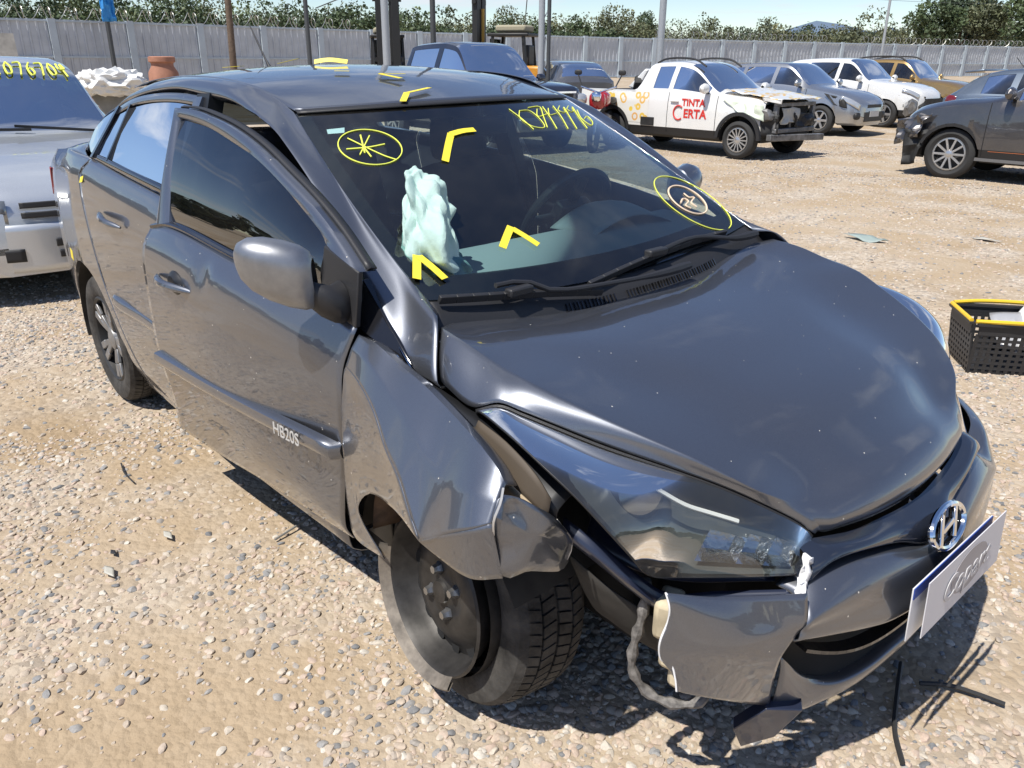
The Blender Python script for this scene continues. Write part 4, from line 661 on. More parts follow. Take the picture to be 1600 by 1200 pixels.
# torn corner of the bumper
bl, br = P['bt_left'], P['bt_right']
rows = [P['bt_top'], P['bt_crease'], [bl[3], (.69, -.60, .545), br[2]], [bl[5], (.69, -.59, .50), br[4]], P['bt_bot']]
tg = loft_grid(rows, 30, 40); lc = crv(bl, 30); tg[:, 0] = lc; tg[:, 1] = lc * .6 + tg[:, 2] * .4
grid_mesh('torn_bumper_corner', tg, m_paint2, bump, flip=True, thick=.004, angle=28)
MB().tube(lc, .0022, 5).build('torn_plastic_edge', m_white, bump)
sp = P['spoiler']; MB().prism([(p[0], p[1], p[2]) for p in sp], (-.02, .03, .0)).build('hanging_spoiler', m_navy, bump, bevel=.003)
for i, (a_, b_2, c_2, d_2) in enumerate((((.70, -.405, .665), (.712, -.388, .655), (.722, -.415, .605), (.71, -.425, .61)), ((.705, -.425, .622), (.722, -.418, .618), (.735, -.44, .585), (.72, -.45, .59)))):
    v_3 = [np.array(q) for q in (a_, b_2, c_2, d_2)]; G_ = np.array([[v_3[0] * (1 - u) * (1 - w) + v_3[1] * u * (1 - w) + v_3[2] * u * w + v_3[3] * (1 - u) * w + np.array((.006, -.004, .0)) * noise.noise(Vector((u * 5, w * 5, i * 3.))) * 2 for w in np.linspace(0, 1, 7)] for u in np.linspace(0, 1, 4)]); grid_mesh('broken_white_bracket', G_, m_white, bump, angle=15, thick=.003)
# badge and plates
em = empty('badge', parent=CAR); em.matrix_local = frame((.806, 0, .607), (0, 1, 0), (.93, 0, .37))
pts = [(.078 * math.cos(a), .042 * math.sin(a), .006) for a in np.linspace(0, 2 * math.pi, 41)]
MB().tube(pts, .0075, 8, caps=False).build('badge_ring', m_chrome, em)
mb = MB()
for x in (-.033, .033): mb.beam((x - .018, -.031, .006), (x + .018, .031, .006), .014, .008)
mb.beam((-.028, -.004, .006), (.028, .004, .006), .012, .008); mb.build('badge_letter', m_chrome, em, bevel=.002)
MB().prism([(.074 * math.cos(a), .039 * math.sin(a), -.004) for a in np.linspace(0, 2 * math.pi, 40, endpoint=False)], (0, 0, .004)).build('badge_back', m_gloss, em)
pl = empty('number_plate', parent=CAR); pl.matrix_local = frame((.846, 0, .498), (-.0, 1, .015), (1, 0, .06))
MB().box((0, 0, -.004), (.40, .13, .003)).build('plate_panel', mat('plate_white', (.72, .72, .73), .35), pl, bevel=.001)
MB().box((0, .051, -.0015), (.396, .026, .002)).build('plate_band', mat('plate_blue', (.02, .06, .30), .35), pl)
cv_ = MB().box((.03, .004, .014), (.40, .135, .002)).build('plate_cover', mat('cover_grey_white', (.66, .65, .67), .5), pl)
ov = mat('cover_grey_oval', (.36, .34, .35), .5); MB().prism([(.045 + .095 * math.cos(a), .008 + .05 * math.sin(a), .0155) for a in np.linspace(0, 2 * math.pi, 48, endpoint=False)], (0, 0, .0008)).build('cover_oval', ov, pl, smooth=False)
text('cover_lettering', 'Copart', .082, mat('cover_letter', (.50, .49, .50), .5), pl, Matrix.Translation((.03, 0, .0172)), shear=.25, bold=.001)
# --- behind the panels
MB().box((-1.6, 0, .28), (2.6, 1.36, .14)).box((-.05, 0, .55), (.9, 1.0, .5)).box((.42, 0, .46), (.3, .9, .36)).build('underbody', m_under, CAR)
part('support_beam', [[(p[0], p[1], p[2] + .022) for p in P['beam']], [(p[0] + .012, p[1] - .012, p[2]) for p in P['beam']], [(p[0], p[1], p[2] - .022) for p in P['beam']]], 8, 30, m_navy, CAR, thick=.006)
part('lamp_carrier', [[(.40, -.70, .66), (.52, -.60, .60), (.66, -.42, .585)], [(.34, -.60, .70), (.46, -.5, .66), (.6, -.38, .62)]], 4, 16, m_navy, CAR, thick=.004)
for c_, d_, r_ in (((.545, -.60, .53), (.05, .07, .09), .4), ((.56, -.585, .45), (.055, .06, .09), .2), ((.575, -.575, .385), (.05, .05, .06), .1)):
    MB().box(c_, d_, Matrix.Rotation(r_, 3, 'Z')).build('foam_absorber', m_cream, CAR, bevel=.012)
MB().tube(crv(P['wire'], 30), [.010 + .003 * math.sin(i * 1.7) for i in range(30)], 8).build('hanging_hose', mat('frayed_grey_hose', (.16, .15, .14), .8, var=(60, .6)), CAR)
part('splash_liner', [[(.36, -.70, .62), (.44, -.66, .56), (.52, -.60, .50)], [(.38, -.64, .47), (.46, -.60, .42), (.54, -.55, .38)], [(.36, -.52, .34), (.44, -.48, .32), (.56, -.45, .30)]], 10, 16, m_liner, CAR, thick=.004)
def liner(xc, zc, r, y0, y1, nm='wheel_arch_liner', a0=-.25, a1=math.pi + .25):
    mb = MB(); mb.lathe([(r, y0), (r, y1), (.05, y1)], 30, Matrix.Translation((xc, 0, zc)), a0, a1); return mb.build(nm, m_liner, CAR)
liner(0.0, .32, .33, -.78, -.5, a0=.5, a1=math.pi - .15); liner(-2.5, .31, .355, -.81, -.5); liner(0., .32, .35, .80, .5); liner(-2.5, .31, .355, .81, .5)
part('rear_liner_flange', [[(-.235, -.80, .42), (-.21, -.80, .53), (-.13, -.81, .61), (-.0, -.82, .655), (.1, -.83, .675)], [(-.20, -.66, .42), (-.17, -.66, .53), (-.1, -.66, .60), (.02, -.66, .65), (.1, -.66, .67)]], 4, 20, mat('rusty_liner', (.10, .06, .035), .8, var=(18, .6)), CAR, thick=.003)
# cabin shell: bulkheads, floor, inner sides (dark)
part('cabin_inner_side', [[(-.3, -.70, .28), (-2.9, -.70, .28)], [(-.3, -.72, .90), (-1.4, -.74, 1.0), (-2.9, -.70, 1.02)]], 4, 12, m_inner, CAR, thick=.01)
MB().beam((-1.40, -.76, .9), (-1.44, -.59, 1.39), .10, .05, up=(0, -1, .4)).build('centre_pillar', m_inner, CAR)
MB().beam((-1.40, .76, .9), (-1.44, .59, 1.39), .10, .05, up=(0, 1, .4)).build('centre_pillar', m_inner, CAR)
MB().box((-1.5, 0, .37), (2.4, 1.4, .03)).box((-2.75, 0, .75), (.04, 1.36, .75)).box((-.36, 0, .60), (.04, 1.4, .60)).build('cabin_floor', m_seat, CAR)
part('headlining', [[(p[0] - .05, p[1] * .95, p[2] - .045) for p in P['hdr']], [(-1.6, y, 1.425 - .03 * (y / .55)**2) for y in np.linspace(-.52, .52, 9)], [(-2.3, y, 1.36 - .03 * (y / .55)**2) for y in np.linspace(-.5, .5, 9)]], 12, 20, mat('headlining_grey', (.20, .20, .19), .95), CAR)
dash = part('dashboard', [[(-.135, y, .912 + .03 * (abs(y) / .62)**2) for y in np.linspace(-.62, .62, 13)], [(-.27, y, .968 - .008 * (abs(y) / .62)**2) for y in np.linspace(-.66, .66, 13)], [(-.44, y, 1.0 - .01 * (abs(y) / .62)**2) for y in np.linspace(-.68, .68, 13)], [(-.58, y, .988) for y in np.linspace(-.69, .69, 13)], [(-.63, y, .94) for y in np.linspace(-.69, .69, 13)], [(-.64, y, .72) for y in np.linspace(-.69, .69, 13)]], 30, 50, m_dash, CAR, flip=True)
part('instrument_hood', [[(-.42, y, .985 + .05 * math.cos((y - .36) / .2 * 1.5)) for y in np.linspace(.16, .56, 11)], [(-.52, y, .99 + .075 * math.cos((y - .36) / .2 * 1.5)) for y in np.linspace(.16, .56, 11)], [(-.61, y, .985 + .065 * math.cos((y - .36) / .2 * 1.5)) for y in np.linspace(.16, .56, 11)]], 8, 20, m_dash, dash, flip=True, thick=.004)
vs_ = MB()
for i in range(46):
    y = -.44 + i * .021
    if abs(y) < .03: continue
    vs_.box((-.215 + .02 * (1 - (y / .5)**2), y, .950 + .006 * (abs(y) / .6)), (.022, .008, .006))
vs_.build('demister_vents', m_gloss, dash)['kind'] = 'stuff'
sw = empty('steering_wheel', parent=CAR); sw.matrix_local = frame((-.74, .36, .985), (0, 1, 0), (-.86, 0, .5))
MB().tube([(.185 * math.cos(a), .185 * math.sin(a), 0) for a in np.linspace(0, 2 * math.pi, 49)], .016, 10, caps=False).build('wheel_ring', mat('black_leather', (.02, .02, .022), .4), sw)
MB().box((0, -.01, -.01), (.15, .12, .05)).beam((-.17, 0, 0), (-.06, 0, 0), .04, .02).beam((.17, 0, 0), (.06, 0, 0), .04, .02).beam((0, -.17, 0), (0, -.06, 0), .05, .02).build('wheel_hub', m_black, sw, bevel=.015)
MB().beam((-.50, .36, .80), (-.72, .36, .92), .09, .09).build('steering_column', m_black, sw)
D.objects['steering_column'].matrix_parent_inverse = sw.matrix_local.inverted()
for y in (-.36, .36):
    st_ = empty('front_seat', parent=CAR)
    part('seat_back', [[(-1.12 - .02 * k, y + dy, .55 + .0) for dy in (-.24, -.12, 0, .12, .24)] if k == 0 else [(-1.12 - .22 * k / 4 + (.03 if abs(dy) > .2 else 0), y + dy * (1 - .03 * k), .55 + .14 * k) for dy in (-.24, -.12, 0, .12, .24)] for k in range(5)], 16, 16, m_seat, st_, thick=.10)
    MB().box((-1.36, y, 1.20), (.10, .25, .17)).build('head_rest', m_seat, st_, bevel=.04)
    MB().box((-.88, y, .52), (.50, .48, .16)).build('seat_cushion', m_seat, st_, bevel=.05)
bs = empty('rear_seat', parent=CAR); MB().box((-2.35, 0, .80), (.16, 1.2, .60), Matrix.Rotation(-.35, 3, 'Y')).build('seat_back', m_seat, bs, bevel=.05); MB().box((-2.02, 0, .50), (.5, 1.2, .16)).build('seat_cushion', m_seat, bs, bevel=.05)
for y in (-.36, .36): MB().box((-2.42, y, 1.13), (.09, .26, .16)).build('head_rest', m_seat, bs, bevel=.04)
MB().box((-.80, .02, 1.305), (.03, .21, .06)).beam((-.80, .02, 1.33), (-.80, .02, 1.375), .02, .02).build('rear_view_mirror', m_black, CAR, bevel=.008)
# deflated airbag standing on the dash
def airbag():
    """limp cloth bag: flat facets meeting in sharp, straight creases"""
    rg = np.random.default_rng(5); nrm = rg.normal(size=(30, 3)) * np.array((1, 1, .75)); nrm /= np.linalg.norm(nrm, axis=1)[:, None]; off = rg.uniform(-.75, .75, 30); amp = rg.uniform(.15, 1., 30) * rg.choice((-1, -1, 1), 30)
    tw = [(rg.uniform(.5, 1.), nrm[i], rg.uniform(1.1, 2.6), rg.uniform(0, 1)) for i in range(9)]
    bm = bmesh.new(); bmesh.ops.create_icosphere(bm, subdivisions=6, radius=1.)
    for v in bm.verts:
        p = np.array(v.co); pw = p + np.array(noise.noise_vector(Vector(p * 1.3))) * .22; z = p[2]
        rd = float((amp * np.abs(pw @ nrm.T - off)).sum()) - float((amp * .55).sum()); rd2 = abs(noise.noise(Vector(pw * 2.6))) - .25; tri = sum(a * (abs(((float(pw @ n) * f + o) % 1.) - .5) - .25) for a, n, f, o in tw)
        w = 1.0 - .34 * max(0, z)**1.6 + .22 * max(0, -z); k = .034 * rd + .020 * rd2 + .030 * tri
        q = Vector((p[0] * (.062 * w + k), p[1] * (.086 * w + k), p[2] * (.165 + k * .6)))
        if z < -.45: q += Vector((.10, .17, 0)) * ((-.45 - z) * .75); q.z = max(q.z, -.14)
        v.co = q
    me = D.meshes.new('airbag'); bm.to_mesh(me); bm.free(); o = link('airbag', me, m_cloth, CAR, angle=32); o.location = (-.395, -.475, 1.10); o.rotation_euler = (R_(-8), R_(-24), R_(20)); o['label'] = 'deflated crumpled passenger airbag hanging over the dashboard'
airbag()
# --- left side (undamaged, mirrored lines)
lf0 = [-.32, -.31, -.29, -.27, -.262, -.262]; lf1 = [.30, .33, .38, .42, .43, .40]
side_panel('front_wing', lf0, lf1, m_paint, side=1, arch=(0., .30, .365))
ld0 = [-1.415, -1.41, -1.405, -1.40, -1.395, -1.385]; ld1 = [-.325, -.315, -.295, -.275, -.267, -.267]
ldo = side_panel('front_door', ld0, ld1, m_paint, side=1); lrd = side_panel('rear_door', rd0, rd1, m_paint, side=1, arch=(-2.5, .30, .365)); side_panel('rear_quarter_panel', q0, q1, m_paint, side=1, arch=(-2.5, .30, .365))
part('door_window', [[(-.32, .765, 1.0), (-.8, .775, 1.045), (-1.38, .777, 1.085)], [(-.60, .655, 1.18), (-.95, .632, 1.32), (-1.42, .618, 1.378)]], 6, 16, glass('clear_side_glass', (.42, .46, .46), refl=1.3, dirt=.03), ldo, flip=True)
part('rear_window', [mir(gb), mir(gt)], 6, 16, m_tint, lrd, flip=True)
loft('sill', [mir(r) for r in ([(-.3, -.79, .30), (-1.2, -.80, .29), (-2.06, -.79, .27)], [(-.3, -.775, .22), (-1.2, -.785, .21), (-2.06, -.775, .20)], [(-.3, -.70, .19), (-1.2, -.70, .18), (-2.06, -.70, .18)])], 8, 20, m_paint2, CAR, thick=.004)
lm = empty('door_mirror', parent=CAR)
rings = [[np.array((-.60 - .03 * t, .80 + .15 * t, 1.05 + .02 * t)) + np.array((d * math.cos(a) * 1.1, 0, h * math.sin(a))) for a in np.linspace(0, 2 * math.pi, 20, endpoint=False)] for t, h, d in ((0, .05, .03), (.1, .068, .05), (.5, .074, .06), (.85, .055, .045), (1., .01, .008))]
grid_mesh('mirror_housing', np.array(rings), m_paint, lm, wrap=True); MB().beam((-.57, .76, 1.0), (-.60, .84, 1.03), .05, .04).build('mirror_arm', m_black, lm, bevel=.01)
# --- wheels
def wheel(name, x, y, z, rz, camber, style, out, debead=0.):
    """out=-1: outer face towards -y"""
    w = empty(name, parent=CAR); w.location = (x, y, z); w.rotation_euler = (camber, 0, rz); o = out
    R, hw = .298, .0925
    ty = MB().lathe([(.196, o * -hw * .9), (.215, -o * hw * 1.02), (.25, -o * hw * 1.08), (.278, -o * hw), (.290, -o * hw * .82), (.291, o * hw * .82), (.278, o * hw), (.25, o * hw * 1.08), (.215, o * hw * 1.02), (.196, o * hw * .9)], 72).build('tyre', m_rubber, w)
    ty.location.y = debead; ty.scale = (1 - debead * .35, 1, 1 - debead * .35)
    tr = MB(); nb = 64
    for r_, y0, y1 in ((0, -.076, -.046), (1, -.040, -.004), (2, .004, .040), (3, .046, .076)):
        for k in range(nb):
            a = 2 * math.pi * (k + .5 * (r_ % 2)) / nb; da = 2 * math.pi / nb * .41; sk = .18 * (1 if r_ in (1, 3) else -1) * da * 2; v = []
            for rr in (.286, R):
                for aa, yy in ((a - da - sk, y0), (a + da - sk, y0), (a + da + sk, y1), (a - da + sk, y1)):
                    re = rr - (.006 if abs(yy) > .07 and rr > .29 else 0); v.append((re * math.cos(aa), yy, re * math.sin(aa)))
            tr.add(v, [(4, 5, 6, 7), (0, 1, 5, 4), (1, 2, 6, 5), (2, 3, 7, 6), (3, 0, 4, 7)])
    tro = tr.build('tread', m_rubber, w, smooth=False); tro.location = ty.location; tro.scale = ty.scale
    if style == 'steel':
        MB().lathe([(.198, o * .083), (.192, o * .088), (.184, o * .075), (.176, o * .04), (.165, o * .022), (.140, o * .030), (.115, o * .050), (.085, o * .056), (.07, o * .050), (.045, o * .048), (.03, o * .056), (.0, o * .058)], 56).build('rim', m_steel, w)
        for k in range(14):
            a = 2 * math.pi * k / 14; MB().lathe([(.0, 0), (.017, 0)], 14, Matrix.Translation((.150 * math.cos(a), o * .0275, .150 * math.sin(a))) @ Matrix.Diagonal((1, 1, 1.25, 1))).build('vent_hole', m_under, w, smooth=False)
        for k in range(4):
            a = 2 * math.pi * (k + .3) / 4; mb = MB(); mb.lathe([(.0, o * .022), (.010, o * .022), (.012, o * .010), (.0165, o * .004), (.0165, 0)], 6, Matrix.Translation((.055 * math.cos(a), o * .048, .055 * math.sin(a)))); mb.build('wheel_nut', mat('bright_nut', (.35, .35, .35), .35, metal=.9), w)
        MB().lathe([(.0, o * .066), (.027, o * .064), (.031, o * .05)], 24).build('hub_cap', m_steel, w)
        if debead: MB().lathe([(.204, o * .06), (.204, -o * .07)], 48).build('rim_barrel', m_steel, w)
        if debead: MB().lathe([(.192, o * .088), (.202, o * .098), (.215, o * .110), (.220, o * .106), (.205, o * .09)], 24, None, math.pi * .95, math.pi * 1.7).build('bent_rim_lip', mat('scraped_rim_lip', (.22, .19, .155), .55, metal=.4, var=(20, .5)), w)
    else:
        MB().lathe([(.198, o * .085), (.190, o * .090), (.181, o * .082), (.176, o * .05), (.170, -o * .03), (.02, -o * .03)], 56).build('rim', mat('dark_rim_barrel', (.05, .05, .05), .5, metal=.5), w)
        for k in range(5):
            for dd in (-.17, .17):
                a = 2 * math.pi * k / 5 + dd; a2 = 2 * math.pi * k / 5 + dd * .45
                p0 = Vector((.045 * math.cos(a2), o * .062, .045 * math.sin(a2))); p1 = Vector((.12 * math.cos(a * 1.0), o * .074, .12 * math.sin(a))); p2 = Vector((.182 * math.cos(a), o * .078, .182 * math.sin(a)))
                MB().beam(p0, p1, .030, .016, up=(0, 1, 0)).beam(p1, p2, .036, .014, up=(0, 1, 0)).build('spoke', m_alloy, w, bevel=.004)
        MB().lathe([(.0, o * .083), (.024, o * .082), (.05, o * .074), (.056, o * .055)], 28).build('hub_cap', m_alloy, w)
    return w
wheel('wheel', -2.5, -.715, .298, 0, 0, 'alloy', -1); wheel('wheel', -2.5, .715, .298, 0, 0, 'alloy', 1)
wheel('wheel', .02, -.715, .352, R_(-4), R_(-6), 'steel', -1, debead=.06); wheel('wheel', 0, .715, .298, R_(-6), 0, 'steel', 1)

# ------------------------------------------------------------------ other vehicles
m_vblack = mat('vehicle_black_trim', (.02, .02, .021), .55)
m_vglass = glass('vehicle_glass', (.08, .11, .13), refl=.75, dirt=.05)
m_vtyre = mat('vehicle_tyre', (.03, .03, .03), .8)
m_valloy = mat('vehicle_alloy', (.55, .56, .57), .3, metal=.8)
m_seam = mat('panel_gap_dark', (.008, .008, .009), .7)
m_vdark = mat('engine_bay_dark', (.018, .018, .018), .7, var=(8, .6))
m_vgrey = mat('bare_crash_metal', (.20, .20, .20), .45, metal=.4, var=(9, .5))
m_vlamp = mat('vehicle_lamp', (.55, .56, .56), .1, metal=.5, coat=1.)
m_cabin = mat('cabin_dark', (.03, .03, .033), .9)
def pchip(x, xs, ys):
    xs, ys = np.array(xs, float), np.array(ys, float)
    if xs[0] > xs[-1]: xs, ys = xs[::-1], ys[::-1]
    h = np.diff(xs); d = np.diff(ys) / h; m = np.zeros(len(xs)); m[0], m[-1] = d[0], d[-1]
    for i in range(1, len(xs) - 1): m[i] = 0 if d[i - 1] * d[i] <= 0 else 2 * d[i - 1] * d[i] / (d[i - 1] + d[i])
    x = np.clip(x, xs[0], xs[-1]); i = np.clip(np.searchsorted(xs, x, 'right') - 1, 0, len(xs) - 2); t = (x - xs[i]) / h[i]
    return (2 * t**3 - 3 * t**2 + 1) * ys[i] + (t**3 - 2 * t**2 + t) * h[i] * m[i] + (-2 * t**3 + 3 * t**2) * ys[i + 1] + (t**3 - t**2) * h[i] * m[i + 1]
class Shell:
    """car body from key stations (x, half width, belt z, upper-edge y, upper-edge z, top z)"""
    def __init__(s, keys, zsill, wheels, ra): s.k = np.array(keys, float); s.zs = zsill; s.wh = wheels; s.ra = ra
    def at(s, x):
        q = [float(pchip(x, s.k[:, 0], s.k[:, i])) for i in range(1, 6)]; w, zb, uy, uz, tz = q; zs = s.zs
        P_ = [(w - .13, zs), (w - .03, zs + .05), (w - .004, zs + .18), (w, .5 * (zs + zb)), (w - .012, zb - .16), (w - .04, zb), (uy, uz), (uy * .86, uz * .35 + tz * .65), (uy * .45, tz - .006), (0, tz)]
        out = []
        for y, z in P_:
            for xc in s.wh:
                if abs(x - xc) < s.ra: z = max(z, .31 + math.sqrt(s.ra**2 - (x - xc)**2)) if z < .31 + s.ra else z
            out.append((y, z))
        return out
    def side(s, x, z, out=.0):
        """point on the right flank at height z"""
        p = s.at(x); ys = [a[0] for a in p[:7]]; zs = [a[1] for a in p[:7]]; zz = np.maximum.accumulate(np.array(zs) + np.arange(7) * 1e-6)
        return (x, -(float(np.interp(z, zz, ys)) + out), z)
def vehicle(name, label, loc, rz, keys, zsill, wb, ra, pm, scr, rear, wins, track=.74, wheel_r=.31, seams=(), lower=None, cat='car', group=None, spokes=7, front_cap=True, handles=(), mirror=None, roof_m=None, roof_x=None, glass_m=None):
    V = empty(name, loc, rz); tag(V, label, cat, group)
    S_ = Shell(keys, zsill, (0., -wb), ra); x0, x1 = keys[-1][0], keys[0][0]; xs = set(np.round(np.linspace(x0, x1, 70), 4))
    for a in list(scr) + list(rear) + [q for w in wins for q in w] + [-ra, ra, -wb - ra, -wb + ra]: xs.add(round(a, 4))
    if roof_x: xs |= {round(q, 4) for q in roof_x}
    for xc in (0., -wb): xs |= {round(xc + ra * math.cos(t), 4) for t in np.linspace(0, math.pi, 19)}
    xs = sorted(x for x in xs if x0 <= x <= x1); L = []
    for x in xs:
        h = S_.at(x); a, b = h[5], h[6]; fr = [(a[0] * (1 - t) + b[0] * t + .012 * math.sin(math.pi * t), a[1] * (1 - t) + b[1] * t) for t in (.10, .5, .88)]
        row = h[:6] + fr + h[6:]                       # 13 points, index 6..8 inside the window band
        L.append([(x, -y, z) for y, z in row] + [(x, y, z) for y, z in row[-2::-1]])
    n = len(L[0]); half = (n - 1) // 2; V_ = np.array(L).reshape(-1, 3); F = {}
    def reg(i, j):
        xm = (xs[i] + xs[i + 1]) / 2; k = j if j < half else n - 2 - j; sd = 'r' if j < half else 'l'
        if k in (6, 7):
            for wi, (a, b) in enumerate(wins):
                if a < xm < b: return ('side_window', wi, sd)
        if k >= 9 and scr[0] < xm < scr[1]: return ('windscreen', 0, '')
        if k >= 9 and rear[0] < xm < rear[1]: return ('rear_screen', 0, '')
        if k >= 9 and roof_x and roof_x[0] < xm < roof_x[1]: return ('roof', 0, '')
        if lower and k <= 1: return ('lower_trim', 0, '')
        return ('body', 0, '')
    for i in range(len(xs) - 1):
        for j in range(n - 1): F.setdefault(reg(i, j), []).append((i * n + j, i * n + j + 1, (i + 1) * n + j + 1, (i + 1) * n + j))
    if front_cap: F[('body', 0, '')].append(tuple((len(xs) - 1) * n + j for j in range(n)))
    F[('body', 0, '')].append(tuple(range(n))[::-1])
    for (nm, wi, sd), fs in F.items():
        ids = sorted({i for q in fs for i in q}); mp = {i: k for k, i in enumerate(ids)}
        mt = {'side_window': glass_m or m_vglass, 'windscreen': glass_m or m_vglass, 'rear_screen': glass_m or m_vglass, 'lower_trim': lower, 'roof': roof_m}.get(nm, pm)
        vv = V_[ids].copy()
        if nm == 'side_window': vv[:, 1] *= .992
        mesh(nm, vv, [tuple(mp[i] for i in q) for q in fs], mt, V, angle=40)
    # dark cabin and wheel wells
    cx0, cx1 = min(w[0] for w in wins), max(w[1] for w in wins); wmin = min(k[1] for k in keys)
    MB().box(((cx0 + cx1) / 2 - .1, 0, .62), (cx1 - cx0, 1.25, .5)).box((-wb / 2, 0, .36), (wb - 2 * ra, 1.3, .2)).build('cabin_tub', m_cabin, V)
    for y in (-.34, .34): MB().box((cx1 - 1.15, y, 1.0), (.14, .46, .5), Matrix.Rotation(-.25, 3, 'Y')).box((cx1 - 1.25, y, 1.27), (.1, .24, .16)).build('seat', m_cabin, V, bevel=.03)
    for xc in (0., -wb):
        MB().lathe([(ra * 1.01, -.72), (ra * 1.01, .72)], 24, Matrix.Translation((xc, 0, .31)), -.1, math.pi + .1).build('wheel_well', m_vdark, V)
        MB().box((xc, 0, .40), (.5, 1.0, .3)).build('axle_block', m_vdark, V)
        for s in (-1, 1): bg_wheel(V, xc, s * track, wheel_r, s, spokes)
    for x, za, zb in seams:
        for s in (1, -1):
            mb = MB(); pts = [S_.side(x if not hasattr(x, '__len__') else x[0] + (x[1] - x[0]) * t, za + (zb - za) * t, .0015) for t in np.linspace(0, 1, 9)]
            for a, b in zip(pts[:-1], pts[1:]): mb.beam((a[0], a[1] * s, a[2]), (b[0], b[1] * s, b[2]), .009, .004, up=(0, 1, 0))
            mb.build('panel_gap', m_seam, V, smooth=False)
    for x, z in handles:
        p = S_.side(x, z, .02); MB().box(p, (.17, .03, .028)).build('door_handle', pm, V, bevel=.01)
    if mirror:
        x, z = mirror
        for s in (1, -1):
            y = S_.side(x, z)[1] * s; e = empty('door_mirror', parent=V)
            grid_mesh('mirror_housing', np.array([[(x + .05 + d * math.cos(a), y - s * (.03 + .2 * t), z + .09 + h * math.sin(a)) for a in np.linspace(0, 2 * math.pi, 14, endpoint=False)] for t, h, d in ((0, .03, .03), (.12, .075, .055), (.5, .085, .06), (.85, .06, .045), (1, .008, .008))]), pm, e, wrap=True)
            MB().beam((x + .02, y + s * .02, z + .02), (x + .04, y - s * .06, z + .06), .05, .04).build('mirror_arm', m_vblack, e)
    return V, S_
WHEEL_CACHE = {}
def bg_wheel(V, x, y, r, s, spokes):
    w = empty('wheel', parent=V); w.location = (x, y, r); w.rotation_euler = (0, 0, 0 if s < 0 else math.pi)
    key = (round(r, 3), spokes)
    if key not in WHEEL_CACHE:
        k = r / .31; rim = .205 * k; o = -1; hw = .1
        t = MB().lathe([(rim, -hw * .8), (.25 * k, -hw * 1.05), (.29 * k, -hw * .92), (r, -hw * .7), (r, hw * .7), (.29 * k, hw * .92), (.25 * k, hw), (rim, hw * .8)], 40).build('tyre', m_vtyre, w)
        b = MB().lathe([(rim * 1.01, -.085), (rim * .96, -.09), (rim * .92, -.07), (rim * .88, -.0), (.02, -.0)], 36).build('rim', mat('dark_rim_disc', (.05, .05, .05), .6), w)  # solid rim disc behind the spokes, one even dark grey
        sp = []
        for q in range(spokes):
            a = 2 * math.pi * q / spokes; sp.append(MB().beam((.03 * math.cos(a), -.078, .03 * math.sin(a)), (rim * .95 * math.cos(a), -.084, rim * .95 * math.sin(a)), .24 / spokes * 1.15, .02, up=(0, 1, 0)).build('spoke', m_valloy, w))
        rg = MB().lathe([(rim * .99, -.088), (rim * .90, -.090), (rim * .89, -.07)], 36).build('rim_ring', m_valloy, w); hc = MB().lathe([(0, -.094), (.04, -.092), (.06, -.08)], 20).build('hub_cap', m_valloy, w)
        WHEEL_CACHE[key] = [t, b, rg, hc] + sp
    else:
        for o in WHEEL_CACHE[key]: c = o.copy(); COL.objects.link(c); c.parent = w
    return w
def blob(name, c, d, mt, parent, rot=(0, 0, 0), seed=0, crum=.0, sub=2, e=.7):
    """rounded, optionally crumpled lump: lamps, torn panels, pads"""
    bm = bmesh.new(); bmesh.ops.create_icosphere(bm, subdivisions=sub, radius=1.)
    for v in bm.verts:
        p = v.co; q = Vector([math.copysign(abs(a)**e, a) * b / 2 for a, b in zip(p, d)])
        if crum: q += p * crum * (noise.noise(q * 9 + Vector((seed, seed, 0))) * 1.6)
        v.co = q
    me = D.meshes.new(name); bm.to_mesh(me); bm.free(); o = link(name, me, mt, parent, angle=30 if crum else 50); o.location = c; o.rotation_euler = rot; return o
def crumple(name, a, b, c, d, mt, parent, n=10, amp=.03, seed=0, thick=.004):
    """a torn sheet between four corners with sharp folds"""
    G = np.array([[np.array(a) * (1 - u) * (1 - v) + np.array(b) * u * (1 - v) + np.array(c) * u * v + np.array(d) * (1 - u) * v for v in np.linspace(0, 1, n)] for u in np.linspace(0, 1, n)])
    nrm = np.cross(np.array(b) - np.array(a), np.array(d) - np.array(a)); nrm = nrm / (np.linalg.norm(nrm) + 1e-9)
    for i in range(n):
        for j in range(n): G[i, j] += nrm * amp * (1.5 - 3 * abs(noise.noise(Vector(G[i, j] * 5) + Vector((seed, 0, 0))))) + np.array([noise.noise(Vector(G[i, j] * 7) + Vector((0, seed, k))) for k in range(3)]) * amp * .5
    return grid_mesh(name, G, mt, parent, angle=20, thick=thick)
def lamp_patch(V, S_, x0, x1, f0, f1, sides=(-1, 1), nm='headlamp', mt=None):
    for s in sides:
        G = []
        for f in np.linspace(f0, f1, 6):
            r = []
            for x in np.linspace(x0, x1, 12):
                h = S_.at(x); a, b, c = h[4], h[5], h[6]; y, z = (a[0] + (b[0] - a[0]) * f, a[1] + (b[1] - a[1]) * f) if f <= 1 else (b[0] + (c[0] - b[0]) * (f - 1), b[1] + (c[1] - b[1]) * (f - 1)); r.append((x + .012, s * (y + .012), z + .004))
            G.append(r)
        grid_mesh(nm, np.array(G), mt or m_vlamp, V, thick=.006)
def lamp(name, V, pts, mt=None, th=.02):
    """lamp glass on a body corner: quad of points swept back"""
    return MB().prism(pts, (-th, 0, 0)).build(name, mt or m_vlamp, V, bevel=.008)

